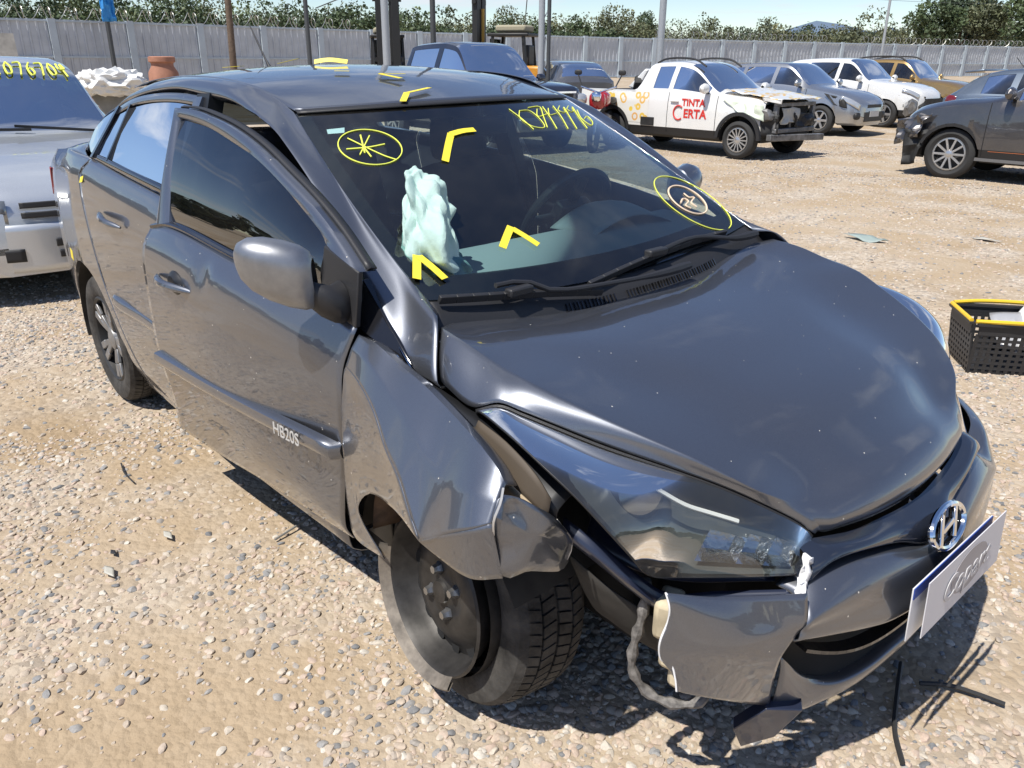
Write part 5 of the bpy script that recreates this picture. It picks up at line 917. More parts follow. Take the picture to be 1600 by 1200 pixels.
# --- white pickup with orange pattern, nose stripped
p_white = paint('white_paint', (.74, .74, .72), rough=.35, dust=.12)
def pattern_paint():
    m = D.materials.new('white_paint_with_orange_print'); m.use_nodes = True; t = m.node_tree; b = t.nodes['Principled BSDF']; b.inputs['Roughness'].default_value = .3; b.inputs['Coat Weight'].default_value = .6
    o = N(t, 'ShaderNodeTexCoord'); mp = N(t, 'ShaderNodeMapping'); mp.inputs['Scale'].default_value = (1, .4, 1); t.links.new(o.outputs['Object'], mp.inputs[0])
    v = N(t, 'ShaderNodeTexVoronoi', Scale=6.0); t.links.new(mp.outputs[0], v.inputs['Vector'])
    rg = ramp(t, v.outputs['Distance'], [(.0, (0, 0, 0)), (.22, (0, 0, 0)), (.26, (1, 1, 1)), (.40, (1, 1, 1)), (.45, (0, 0, 0))])
    n = N(t, 'ShaderNodeTexNoise', Scale=5.0, Detail=2.0); t.links.new(o.outputs['Object'], n.inputs['Vector'])
    k = ramp(t, n.outputs[0], [(.30, (0, 0, 0)), (.38, (1, 1, 1))]); mu = N(t, 'ShaderNodeMixRGB', blend_type='MULTIPLY'); mu.inputs[0].default_value = 1; t.links.new(rg.outputs[0], mu.inputs[1]); t.links.new(k.outputs[0], mu.inputs[2])
    col = ramp(t, v.outputs['Color'], [(.0, (.75, .42, .12)), (.5, (.80, .58, .08)), (1, (.72, .35, .15))])
    mx = N(t, 'ShaderNodeMixRGB'); t.links.new(mu.outputs[0], mx.inputs[0]); mx.inputs[1].default_value = (.74, .73, .68, 1); t.links.new(col.outputs[0], mx.inputs[2]); t.links.new(mx.outputs[0], b.inputs['Base Color']); return m
m_pattern = pattern_paint()
pk_keys = [(.36, .70, .86, .62, .90, .93), (.15, .80, .90, .70, .945, .975), (-.35, .83, .955, .72, .985, 1.03), (-.50, .835, .975, .705, 1.02, 1.075), (-1.18, .84, 1.0, .585, 1.43, 1.475), (-1.5, .84, 1.01, .57, 1.475, 1.515), (-1.95, .84, 1.01, .57, 1.46, 1.50), (-2.08, .84, 1.01, .58, 1.42, 1.465), (-2.22, .84, 1.01, .76, 1.05, 1.02), (-2.3, .84, 1.0, .78, 1.015, .98), (-3.55, .82, 1.0, .76, 1.015, .98), (-3.62, .80, 1.0, .74, 1.01, .97)]
PK, S1 = vehicle('white_pickup', 'white pickup with orange printed bed, TINTA CERTA lettering and stripped nose', (-6.6, 10.93, 0), R_(.5), pk_keys, .24, 2.75, .37, p_white, (-1.18, -.50), (-2.22, -2.08), [(-1.42, -.66), (-1.86, -1.52)], track=.73, wheel_r=.30, lower=m_vblack, cat='pickup truck', spokes=14, seams=[(-.46, .34, .97), (-1.47, .34, 1.0)], handles=[(-1.32, .86)], mirror=(-.72, .99), front_cap=False)
def flank(S_, x0, x1, z0, z1, out=.004, nx=16, nz=8): return np.array([[S_.side(x, z, out) for x in np.linspace(x0, x1, nx)] for z in np.linspace(z0, z1, nz)])
g = flank(S1, -1.9, -3.58, .47, .985, nx=60, nz=16); 
for i in range(g.shape[0]):
    for j in range(g.shape[1]):
        d = math.hypot(g[i, j, 0] + 2.75, g[i, j, 2] - .31)
        if d < .40: a = math.atan2(max(g[i, j, 2] - .31, .01), g[i, j, 0] + 2.75); g[i, j, 0], g[i, j, 2] = -2.75 + .40 * math.cos(a), .31 + .40 * math.sin(a)
grid_mesh('printed_bed_side', g, m_pattern, PK)
for xc in (0., -2.75):
    MB().lathe([(.372, -.79), (.372, -.853), (.43, -.853), (.43, -.80)], 24, Matrix.Translation((xc, 0, .31)), .02, math.pi - .02).build('arch_flare', m_vblack, PK)
    MB().lathe([(.372, .79), (.372, .853), (.43, .853), (.43, .80)], 24, Matrix.Translation((xc, 0, .31)), .02, math.pi - .02).build('arch_flare', m_vblack, PK)
m_redp = mat('red_lettering', (.62, .04, .03), .4)
text('lettering', 'TINTA', .165, m_redp, PK, frame(S1.side(-.93, .84, .006), (1, 0, 0), (0, -1, .0)), bold=.005); text('lettering', 'ERTA', .20, m_redp, PK, frame(S1.side(-.88, .66, .006), (1, 0, 0), (0, -1, .0)), bold=.006)
MB().tube([(-1.22 + .105 * math.cos(a), S1.side(-1.2, .67, .007)[1], .675 + .115 * math.sin(a)) for a in np.linspace(.9, 5.4, 24)], .014, 6).build('lettering', m_redp, PK)
for y in (-.52, .52): MB().tube(crv([(-.95, y, 1.42), (-1.15, y, 1.52), (-1.5, y, 1.555), (-1.85, y, 1.53), (-2.0, y, 1.47)], 18), .017, 8).build('roof_rail', m_vblack, PK)
MB().box((-2.9, 0, .985), (1.25, 1.4, .02)).build('bed_floor', m_vdark, PK)
MB().box((-1.9, S1.side(-1.9, .5)[1] - .004, .50), (.30, .02, .14)).build('side_vent', m_vdark, PK)
hb = MB(); hb.prism([(-2.5, -.45, 1.0), (-2.28, -.45, 1.35), (-2.35, -.45, 1.38), (-2.75, -.45, 1.05)], (0, .9, 0)); hb.build('seat_frame_load', p_white, PK, bevel=.03); blob('dark_load', (-2.5, -.1, 1.13), (.4, .8, .35), m_vdark, PK, seed=3, crum=.04)
crumple('raised_bonnet', (-.42, -.72, 1.06), (.62, -.66, .93), (.62, .66, .93), (-.42, .72, 1.06), m_pattern, PK, n=16, amp=.016, seed=4); crumple('bonnet_edge', (.30, -.70, .97), (.64, -.66, .94), (.63, -.66, .88), (.33, -.70, .92), p_white, PK, amp=.01)
MB().box((.50, 0, .86), (.07, 1.2, .06)).box((.50, -.56, .66), (.07, .08, .4)).box((.50, .56, .66), (.07, .08, .4)).box((.50, -.12, .66), (.05, .05, .4)).box((.52, 0, .46), (.08, 1.2, .07)).build('radiator_support', m_vgrey, PK, bevel=.01); crumple('cream_bracket', (.56, -.50, .82), (.58, .1, .80), (.60, .05, .60), (.57, -.45, .56), mat('pale_bracket', (.5, .5, .46), .5), PK, amp=.04, seed=21); crumple('hanging_trim', (.60, -.1, .74), (.62, .5, .72), (.64, .5, .52), (.62, -.05, .5), m_vblack, PK, amp=.05, seed=23)
MB().box((.40, -.0, .64), (.05, 1.0, .34)).box((.1, 0, .60), (.5, 1.2, .45)).build('radiator', m_vdark, PK)
crumple('torn_wing', (-.36, -.83, .93), (.36, -.74, .86), (.42, -.78, .62), (-.02, -.85, .74), mat('pale_green_white', (.62, .68, .55), .4, coat=.5), PK, n=14, amp=.022, seed=8)
crumple('wing_liner', (.36, -.78, .75), (.58, -.60, .72), (.60, -.6, .36), (.40, -.74, .34), m_vdark, PK, amp=.05, seed=1); MB().beam((.50, -.70, .36), (.74, .55, .34), .10, .10).build('bumper_beam', m_vgrey, PK, bevel=.01)
blob('hanging_lamp', (.40, -.66, .70), (.22, .16, .2), m_vgrey, PK, seed=2, crum=.03)
# --- row of damaged cars
hatch = lambda L=0, h=1.49, w=.85: [(.82, .42, .56, .34, .62, .66), (.74, .60, .66, .50, .70, .74), (.55, .74, .78, .60, .80, .84), (.2, .81, .87, .67, .90, .94), (-.30, w - .01, .95, .70, .98, 1.02), (-.42, w, .965, .69, 1.02, 1.06), (-1.1, w, .99, .56, h - .06, h - .01), (-1.6, w, 1.0, .55, h - .04, h), (-2.3, w, 1.01, .54, h - .07, h - .03), (-2.75, w - .01, 1.02, .53, h - .17, h - .13), (-3.05 - L, w - .05, 1.02, .62, 1.06, 1.10), (-3.2 - L, w - .13, .95, .58, .98, 1.0)]
p_silver = paint('silver_paint', (.42, .43, .44), metal=.8, rough=.35, dust=.15)
RN, S2 = vehicle('silver_hatchback', 'silver hatchback with scuffed wing parked beside the white pickup', (-8.3, 16.55, 0), R_(0), hatch(h=1.50), .22, 2.58, .36, p_silver, (-1.1, -.42), (-3.0, -2.55), [(-1.25, -.62), (-2.1, -1.35), (-2.6, -2.2)], group='damaged cars parked in a row', seams=[(-.40, .3, .95), (-1.30, .3, .99), (-2.15, .5, 1.0)], handles=[(-1.15, .87), (-1.98, .88)], mirror=(-.62, .98), spokes=6)
MB().box((.80, 0, .62), (.06, .62, .07)).box((.815, 0, .40), (.05, .8, .20)).build('grille', m_vblack, RN, bevel=.01); MB().box((.845, 0, .46), (.01, .4, .12)).build('number_plate', mat('plate_grey', (.5, .5, .5), .4), RN)
lamp_patch(RN, S2, .40, .76, .35, 1.3)
for s in (-1, 1):
    blob('fog_lamp_pocket', (.74, s * .56, .42), (.1, .22, .16), m_vblack, RN)
crumple('torn_wing', (.05, -.84, .88), (.52, -.74, .78), (.58, -.74, .58), (.30, -.84, .66), m_vdark, RN, amp=.03, seed=5)
suv = lambda h=1.62, w=.88: [(.80, .45, .62, .38, .70, .74), (.72, .64, .76, .52, .82, .86), (.5, .78, .88, .62, .92, .97), (.1, .84, .95, .70, 1.0, 1.05), (-.40, w, 1.02, .73, 1.06, 1.10), (-.52, w, 1.03, .72, 1.09, 1.13), (-1.15, w, 1.06, .60, h - .08, h - .02), (-1.7, w, 1.07, .59, h - .05, h), (-2.5, w, 1.09, .58, h - .08, h - .03), (-3.0, w - .01, 1.10, .57, h - .18, h - .14), (-3.3, w - .05, 1.08, .66, 1.14, 1.18), (-3.45, w - .14, 1.0, .6, 1.04, 1.06)]
WH, S3 = vehicle('white_crossover', 'white crossover with its front corner torn open beside the silver hatchback', (-8.4, 19.75, 0), R_(0), suv(1.62), .26, 2.59, .38, p_white, (-1.15, -.52), (-3.25, -2.8), [(-1.3, -.72), (-2.2, -1.4), (-2.75, -2.3)], group='damaged cars parked in a row', seams=[(-.45, .34, 1.02), (-1.36, .34, 1.05)], mirror=(-.72, 1.05), wheel_r=.33, spokes=5, lower=m_vblack)
lamp_patch(WH, S3, .36, .72, .6, 1.4)
crumple('torn_front', (.34, -.84, .80), (.86, -.5, .76), (.86, -.45, .30), (.44, -.84, .30), m_vdark, WH, n=14, amp=.07, seed=11); blob('crash_debris', (.62, -.72, .50), (.28, .3, .4), m_vgrey, WH, seed=6, crum=.06); MB().box((.80, .1, .55), (.06, 1.0, .3)).build('grille', m_vdark, WH)
p_gold = paint('ochre_paint', (.30, .19, .055), metal=.5, rough=.35, dust=.2)
GD, S4 = vehicle('ochre_estate', 'ochre gold crossover with dark roof rails behind the white crossover', (-8.8, 23.6, 0), R_(0), suv(1.63), .26, 2.6, .38, p_gold, (-1.15, -.52), (-3.25, -2.8), [(-1.3, -.72), (-2.2, -1.4), (-2.75, -2.3)], group='damaged cars parked in a row', seams=[(-.45, .34, 1.02), (-1.36, .34, 1.05)], mirror=(-.72, 1.05), wheel_r=.33, spokes=5)
for y in (-.55, .55): MB().tube(crv([(-1.1, y, 1.56), (-1.3, y, 1.66), (-2.3, y, 1.66), (-2.7, y, 1.58)], 16), .02, 8).build('roof_rail', m_vblack, GD)
# --- blue-grey hatchback seen from behind, dark crossover opposite
p_bgrey = paint('blue_grey_paint', (.16, .20, .25), metal=.7, rough=.35, dust=.12)
BH, S5 = vehicle('blue_grey_hatchback', 'blue-grey hatchback with roof spoiler parked behind the dark grey crossover', (-1.45, 13.75, 0), R_(0), hatch(h=1.46), .22, 2.55, .36, p_bgrey, (-1.1, -.42), (-3.0, -2.6), [(-1.25, -.62), (-2.1, -1.35), (-2.6, -2.2)], seams=[(-1.30, .3, .99), (-2.15, .5, 1.0)], spokes=6)
MB().box((-2.86, 0, 1.385), (.30, 1.02, .03), Matrix.Rotation(-.12, 3, 'Y')).build('roof_spoiler', p_bgrey, BH, bevel=.012)
for s in (-1, 1): blob('tail_lamp', (-3.02, s * .70, .93), (.26, .2, .2), mat('dark_red_lamp', (.16, .01, .012), .15, coat=1.), BH)
MB().tube([(-2.3, .0, 1.44), (-2.45, 0, 1.60)], .006, 6).build('aerial', m_vblack, BH)
p_dgrey = paint('dark_warm_grey_paint', (.085, .082, .085), metal=.7, rough=.36, dust=.15)
DK, S6 = vehicle('dark_grey_crossover', 'dark warm-grey crossover with orange door stripe and smashed wing', (-3.35, 11.18, 0), R_(181), suv(1.58, .885), .25, 2.65, .39, p_dgrey, (-1.15, -.52), (-3.25, -2.8), [(-1.3, -.72), (-2.2, -1.4), (-2.75, -2.3)], seams=[(-.42, .34, 1.02), (-1.36, .34, 1.05)], mirror=(-.70, 1.05), wheel_r=.335, spokes=10, handles=[(-1.2, .92)], front_cap=True, lower=m_vblack)
MB().box((-1.45, .868, .42), (1.9, .02, .02)).build('orange_stripe', mat('orange_stripe', (.55, .16, .05), .4), DK); MB().box((-1.3, .84, .30), (1.9, .05, .04)).build('side_step', mat('grey_step', (.2, .2, .2), .4, metal=.5), DK)
crumple('smashed_wing', (.30, .86, .86), (.80, .62, .74), (.78, .66, .40), (.40, .86, .52), p_dgrey, DK, n=14, amp=.06, seed=9); crumple('torn_liner', (.30, .80, .66), (.66, .78, .62), (.60, .82, .14), (.42, .84, .18), m_vdark, DK, n=12, amp=.05, seed=3)
for a in np.linspace(.5, 2.7, 10): MB().box((.41 * math.cos(a), .86, .31 + .41 * math.sin(a)), (.10, .04, .04), Matrix.Rotation(-a + math.pi / 2, 3, 'Y')).build('broken_flare', m_vblack, DK)
# --- silver sedan behind
p_slv2 = paint('pale_silver_paint', (.58, .61, .64), metal=.6, rough=.33, dust=.12)
sv_keys = [(.86, .50, .50, .40, .57, .60), (.80, .66, .59, .55, .66, .69), (.6, .78, .70, .64, .75, .79), (.2, .83, .79, .70, .84, .88), (-.40, .85, .88, .72, .91, .94), (-.52, .855, .89, .70, .93, .96), (-1.28, .86, .93, .58, 1.40, 1.45), (-1.7, .86, .95, .57, 1.455, 1.50), (-2.3, .86, .97, .56, 1.41, 1.45), (-2.95, .85, .98, .62, 1.05, 1.09), (-3.5, .82, .97, .62, 1.0, 1.03), (-3.6, .75, .9, .6, .93, .95)]
SV, S7 = vehicle('silver_sedan', 'pale silver sedan with yellow chalk number on its windscreen behind the damaged sedan', (-5.3, -.42, 0), R_(-3), sv_keys, .2, 2.6, .36, p_slv2, (-1.28, -.52), (-2.95, -2.3), [(-1.4, -.72), (-2.2, -1.5)], seams=[(-.45, .3, .93), (-1.45, .3, .97)], mirror=(-.70, .96), spokes=6, glass_m=glass('silver_sedan_glass', (.30, .42, .44), refl=.45, dirt=.03))
fx = lambda y, z: .875 - .30 * (abs(y) / .8)**2.6 - .10 * max(0, z - .5)
def fpatch(name, y0, y1, z0, z1, mt, lift=.008, n=10, m=5, th=.012): return grid_mesh(name, np.array([[(fx(y, z) + lift, y, z) for y in np.linspace(y0, y1, n)] for z in np.linspace(z0, z1, m)]), mt, SV, thick=th)
fpatch('front_bumper', -.80, .80, .22, .52, p_slv2, lift=.015, n=40, m=8)
for z in (.575, .635): 
    for s in (-1, 1): fpatch('grille_slot', s * .03, s * .25, z - .018, z + .018, m_vblack, .022)
for s in (-1, 1):
    grid_mesh('headlamp', np.array([[(fx(s * y, .62) + .015 - .18 * t * 0, s * y, z + .05 * ((y - .34) / .42)) for y in np.linspace(.32, .76, 10)] for z in (.53, .60, .67)]), mat('clear_lamp', (.30, .32, .33), .12, metal=.4, coat=1.), SV, thick=.03)
    fpatch('fog_lamp_recess', s * .27, s * .56, .29, .37, m_vblack, .022); blob('fog_lamp', (fx(.42, .33) + .02, s * .42, .33), (.04, .09, .06), m_vlamp, SV); fpatch('air_slot', s * .01, s * .09, .37, .42, m_vblack, .022); fpatch('air_slot', s * .01, s * .08, .30, .345, m_vblack, .022)
for a, b in (((-.50, .1, .985), (-.58, -.55, 1.0)), ((-.50, .55, .96), (-.56, .0, 1.01))): MB().beam(a, b, .02, .02).build('wiper', m_vblack, SV)
MB().box((-.80, 0, .90), (.45, 1.3, .05)).build('dashboard', m_dash, SV, bevel=.02); st2 = empty('steering_wheel', parent=SV); st2.matrix_local = frame((-1.1, .36, 1.0), (0, 1, 0), (-.86, 0, .5))
MB().tube([(.19 * math.cos(a), .19 * math.sin(a), 0) for a in np.linspace(0, 2 * math.pi, 40)], .017, 8, caps=False).build('wheel_ring', m_black, st2)
def wsp(u, h):   # point on that windscreen
    x = -.52 - .76 * h; q = S7.at(x)[6:]; y = u * (.70 - .13 * h); return (x + .008, y, float(np.interp(abs(y), [a[0] for a in q[::-1]], [a[1] for a in q[::-1]])) + .016)
dig = {'1': [(.5, 1), (.5, 0)], '0': [(.5, 1), (.1, .6), (.2, .05), (.6, .1), (.8, .6), (.5, 1)], '7': [(0, .95), (.8, 1), (.35, 0)], '6': [(.7, 1), (.15, .5), (.3, 0), (.75, .15), (.5, .5), (.2, .4)], '4': [(.2, 1), (.1, .5), (.8, .55), (.6, 1), (.6, 0)]}
u0 = .02
for ch in '1076704':
    MB().tube(crv([wsp(u0 + px * .10, .72 + .22 * pz) for px, pz in dig[ch]], 20), .008, 5).build('chalk_figure', m_chalk, SV); u0 += .13
# --- dark pickup, grey car, forklifts, motorcycle beyond
p_navy = paint('navy_paint', (.012, .016, .03), metal=.3, rough=.35, dust=.12)
hx_keys = [(.78, .62, .82, .55, .98, 1.02), (.68, .80, .92, .66, 1.06, 1.10), (.2, .88, 1.0, .72, 1.12, 1.16), (-.42, .90, 1.06, .76, 1.15, 1.19), (-.52, .90, 1.07, .75, 1.18, 1.22), (-1.15, .90, 1.10, .62, 1.72, 1.77), (-1.6, .90, 1.11, .61, 1.77, 1.81), (-2.4, .90, 1.11, .61, 1.74, 1.78), (-2.62, .90, 1.11, .62, 1.70, 1.74), (-2.75, .90, 1.10, .80, 1.14, 1.10), (-4.3, .89, 1.10, .80, 1.13, 1.09), (-4.35, .86, 1.10, .78, 1.12, 1.08)]
HX, S8 = vehicle('navy_pickup', 'navy double-cab pickup with chrome grille badge beyond the sedan roof', (-9.75, 8.2, 0), R_(-3), hx_keys, .38, 3.08, .43, p_navy, (-1.15, -.52), (-2.75, -2.62), [(-1.5, -.72), (-2.5, -1.65)], cat='pickup truck', wheel_r=.38, mirror=(-.75, 1.1), track=.77)
MB().box((.76, 0, .86), (.06, .95, .26)).build('grille', m_vblack, HX, bevel=.03); MB().tube([(.80, .09 * math.cos(a), .88 + .06 * math.sin(a)) for a in np.linspace(0, 2 * math.pi, 24)], .014, 6, caps=False).build('grille_badge', m_chrome, HX); MB().tube([(.80, .04 * math.cos(a), .88 + .055 * math.sin(a)) for a in np.linspace(0, 2 * math.pi, 20)], .010, 6, caps=False).build('grille_badge', m_chrome, HX)
MB().box((.80, 0, .50), (.12, 1.5, .22)).build('front_bumper', mat('bumper_grey', (.25, .26, .27), .3, metal=.7), HX, bevel=.04); MB().box((.80, 0, 1.0), (.03, 1.0, .03)).build('grille_chrome', m_chrome, HX)
for s in (-1, 1): blob('headlamp', (.68, s * .68, .88), (.28, .28, .2), m_vlamp, HX)
GC, S9 = vehicle('grey_sedan', 'mid grey sedan partly hidden behind the white pickup bed', (-16.6, 15.6, 0), R_(150), hatch(h=1.50), .22, 2.58, .36, paint('mid_grey_paint', (.12, .125, .135), metal=.6, rough=.36, dust=.15), (-1.1, -.42), (-3.0, -2.55), [(-1.25, -.62), (-2.1, -1.35)], mirror=(-.62, .98), spokes=6)
p_org = mat('forklift_orange', (.55, .24, .02), .45, coat=.3, var=(4, .2)); p_blk = mat('forklift_black', (.018, .018, .018), .5)
def forklift(loc, rz, label, h=3.3):
    f_ = empty('forklift', loc, rz); tag(f_, label, 'forklift', 'forklifts by the fence')
    for y in (-.26, .26): MB().box((1.25, y, h / 2 + .1), (.18, .26, h)).box((1.22, y * .45, h / 2 + .3), (.12, .12, h)).build('mast_rail', p_blk, f_, bevel=.01)
    for z in (.5, 1.5, h - .1): MB().box((1.25, 0, z), (.12, .95, .14)).build('mast_crossbar', p_blk, f_)
    MB().tube([(1.12, 0, .4), (1.12, 0, h - .3)], .05, 10).build('lift_cylinder', mat('yellow_marks', (.5, .3, .05), .5), f_)
    for y in (-.3, .3): MB().box((1.75, y, .12), (1.0, .12, .05)).build('fork_tine', p_blk, f_)
    MB().box((.1, 0, .75), (1.9, 1.15, .75)).build('chassis', p_org, f_, bevel=.06)
    MB().prism([(-1.35, -.6, .45), (-1.35, -.6, 1.05), (-1.15, -.6, 1.35), (-.45, -.6, 1.35), (-.45, -.6, .45)], (0, 1.2, 0)).build('counterweight', p_org, f_, bevel=.08)
    for x, y in ((.75, -.52), (.75, .52), (-.5, -.52), (-.5, .52)): MB().beam((x, y, 1.1), (x * .8, y * .95, 2.2), .09, .09).build('cab_post', p_blk, f_)
    MB().box((.1, 0, 2.24), (1.35, 1.15, .10)).build('cab_roof', p_blk, f_, bevel=.03); MB().box((.05, 0, 2.42), (1.0, .9, .2)).build('roof_cover', mat('khaki_canvas', (.34, .31, .22), .9), f_, bevel=.06)
    MB().box((-.2, 0, 1.35), (.5, .55, .15)).box((-.45, 0, 1.65), (.14, .55, .6)).build('seat', p_blk, f_, bevel=.04)
    MB().box((.70, 0, 1.65), (.02, .95, .95)).build('cab_screen', m_vglass, f_)
    for x, r in ((.75, .38), (-.85, .30)):
        for y in (-.55, .55): MB().lathe([(r * .5, -.13), (r * .9, -.14), (r, -.10), (r, .10), (r * .9, .14), (r * .5, .13), (0, .1)], 24, Matrix.Translation((x, y, r))).build('wheel', m_vtyre, f_)
    return f_

# ------------------------------------------------------------------ fence
FEN = empty('corrugated_fence', (0, 0, 0)); tag(FEN, 'tall galvanised corrugated metal fence with broad posts around the yard', 'fence')
m_sheet = mat('galvanised_sheet', (.46, .48, .52), .42, metal=.35, var=(.7, .16)); m_post = mat('fence_post_blue_grey', (.44, .50, .55), .55, var=(.8, .12)); m_wire = mat('razor_wire', (.45, .45, .43), .4, metal=.7)
def corr(w, h, ribs):
    v = []; f = []; prof = [(0, 0), (.36, 0), (.46, .05), (.62, .05), (.72, 0)]; pts = []
    for r in range(ribs):
        for a, d in prof: pts.append(((r + a) / ribs * w - w / 2, d))
    pts.append((w / 2, 0))
    for x, d in pts: v += [(x, -d, 0), (x, -d, h)]
    for i in range(len(pts) - 1): f.append((2 * i, 2 * i + 2, 2 * i + 3, 2 * i + 1))
    me = D.meshes.new('sheet'); me.from_pydata(v, [], f); me.materials.append(m_sheet); return me
BAY = 4.5; sh_hi, sh_lo = corr(BAY - .1, 2.12, 9), corr(BAY - .1, 1.42, 9)
pm_ = MB().box((0, 0, 1.86), (.42, .22, 3.72)).build('post', m_post, FEN); pm_.hide_render = False; post_me = pm_.data; D.objects.remove(pm_)
rail = MB().box((0, -.03, 0), (BAY - .4, .10, .10)).build('rail', m_post, FEN); rail_me = rail.data; D.objects.remove(rail)
path = [(-57.5, -34), (-58.5, 40), (-55, 66), (-41, 127), (-20, 205)]
seg = []; cur = np.array(path[0], float)
for a, b in zip(path[:-1], path[1:]):
    a, b = np.array(a, float), np.array(b, float); n = max(1, int(round(np.linalg.norm(b - a) / BAY)))
    for i in range(n): seg.append((a + (b - a) * i / n, a + (b - a) * (i + 1) / n))
def fobj(nm, me, loc, rz, sx=1.):
    o = D.objects.new(nm, me); COL.objects.link(o); o.parent = FEN; o.location = loc; o.rotation_euler = (0, 0, rz); o.scale = (sx, 1, 1); return o
for a, b in seg:
    d = b - a; L = np.linalg.norm(d); rz = math.atan2(d[1], d[0]); m_ = (a + b) / 2; nx = np.array((d[1], -d[0])) / L * .0
    fobj('post', post_me, (a[0] + .14, a[1], 0), rz); fobj('sheet', sh_hi, (m_[0], m_[1], 1.55), rz, L / BAY); fobj('sheet', sh_lo, (m_[0], m_[1], .06), rz, L / BAY)
    for z in (.12, 1.52, 3.58): fobj('rail', rail_me, (m_[0] + .06, m_[1], z), rz, L / BAY)
def coil(y0, y1, step=.75, r=.38):
    pts = []; yy = y0
    def fx_(y): return float(np.interp(y, [p[1] for p in path], [p[0] for p in path]))
    n = int((y1 - y0) / step * 14)
    for i in range(n):
        t = i / 14 * 2 * math.pi; y = y0 + (y1 - y0) * i / n; pts.append((fx_(y) + r * math.cos(t), y + .25 * math.sin(t * .5), 4.0 + r * math.sin(t)))
    o = MB().tube(pts, .022, 4).build('razor_wire', m_wire, FEN); o['kind'] = 'stuff'
coil(4, 34); coil(66, 90); coil(95, 140, .9)
# ------------------------------------------------------------------ poles and wires
m_galv = mat('galvanised_pole', (.42, .44, .46), .45, metal=.4); m_dpole = mat('dark_pole', (.06, .065, .07), .6); m_wood = mat('weathered_wood_pole', (.12, .085, .06), .85, var=(6, .4))
def pole(loc, h, r, mt, label, name='steel_pole', group=None, lean=(0, 0), base=True):
    e = empty(name, (loc[0], loc[1], 0)); tag(e, label, 'pole', group); MB().tube([(0, 0, 0), (lean[0] * h, lean[1] * h, h)], [r, r * .8], 12).build('shaft', mt, e)
    if base: MB().box((0, 0, .02), (r * 4, r * 4, .04)).build('base_plate', mt, e)
    return e
pole((-18.87, 11.29), 9, .11, m_galv, 'pale galvanised steel mast rising behind the roof of the damaged sedan')
pole((-23.0, 15.86), 9, .10, m_dpole, 'thin dark steel mast beside the navy pickup')
pl1 = pole((-14.79, 13.29), 9, .085, m_galv, 'paired galvanised lattice mast behind the navy pickup bonnet', 'lattice_mast'); MB().tube([(.12, .14, 0), (.12, .14, 9)], .05, 10).build('shaft', m_dpole, pl1)
for z in np.arange(.6, 9, .6): MB().beam((0, 0, z), (.12, .14, z + .3), .03, .03).build('lattice_bar', m_galv, pl1)
pole((-13.88, 16.88), 9, .10, m_galv, 'grey steel lamp mast standing behind the white pickup')
pole((-38.5, 19.3), 9, .12, m_dpole, 'slim dark pole in front of the fence'); pole((-52.0, 20.96), 10, .22, m_wood, 'brown timber post standing at the razor wire', 'timber_post', lean=(0, .03))
up_ = pole((-60.5, 104.5 if False else 74.0), 13, .2, m_wood, 'leaning timber utility pole beyond the fence', 'utility_pole', lean=(-.01, .03)); pole((-46.0, 96.0), 13, .16, m_galv, 'white concrete light pole beyond the fence', 'light_pole', lean=(.01, -.03))
bp_ = empty('blue_wrapped_post', (-56.9, 15.2, 0)); tag(bp_, 'bright blue tarpaulin wrapped round a post on top of the fence', 'post'); crumple('tarpaulin', (.2, -.35, 3.6), (.2, .5, 3.6), (.2, .45, 6.2), (.2, -.3, 6.2), mat('blue_tarp', (.03, .25, .62), .5), bp_, amp=.12, n=12); MB().tube([(0, 0, 0), (0, 0, 6.2)], .15, 10).build('shaft', m_dpole, bp_)
def wire(a, b, sag, label):
    pts = [(a[0] + (b[0] - a[0]) * t, a[1] + (b[1] - a[1]) * t, a[2] + (b[2] - a[2]) * t - sag * 4 * t * (1 - t)) for t in np.linspace(0, 1, 24)]
    tag(MB().tube(pts, .018, 5).build('overhead_wire', m_dpole), label, 'wire')
wire((-60.5, 74, 8.8), (-75, 20, 8.2), .8, 'thin overhead cable running from the utility pole along the fence'); wire((-60.5, 74, 9.6), (-40, 150, 10), .9, 'thin overhead cable from the utility pole past the light pole')
wire((-18.87, 11.3, 8.8), (-23, 2, 3.2), .1, 'guy cable slanting down from the pale galvanised mast'); wire((-14.8, 13.3, 7.5), (-23, 20, 2.2), .1, 'guy cable slanting from the paired lattice mast'); wire((-13.88, 16.88, 6.5), (-24, 12, 3.0), .1, 'guy cable slanting from the grey lamp mast')
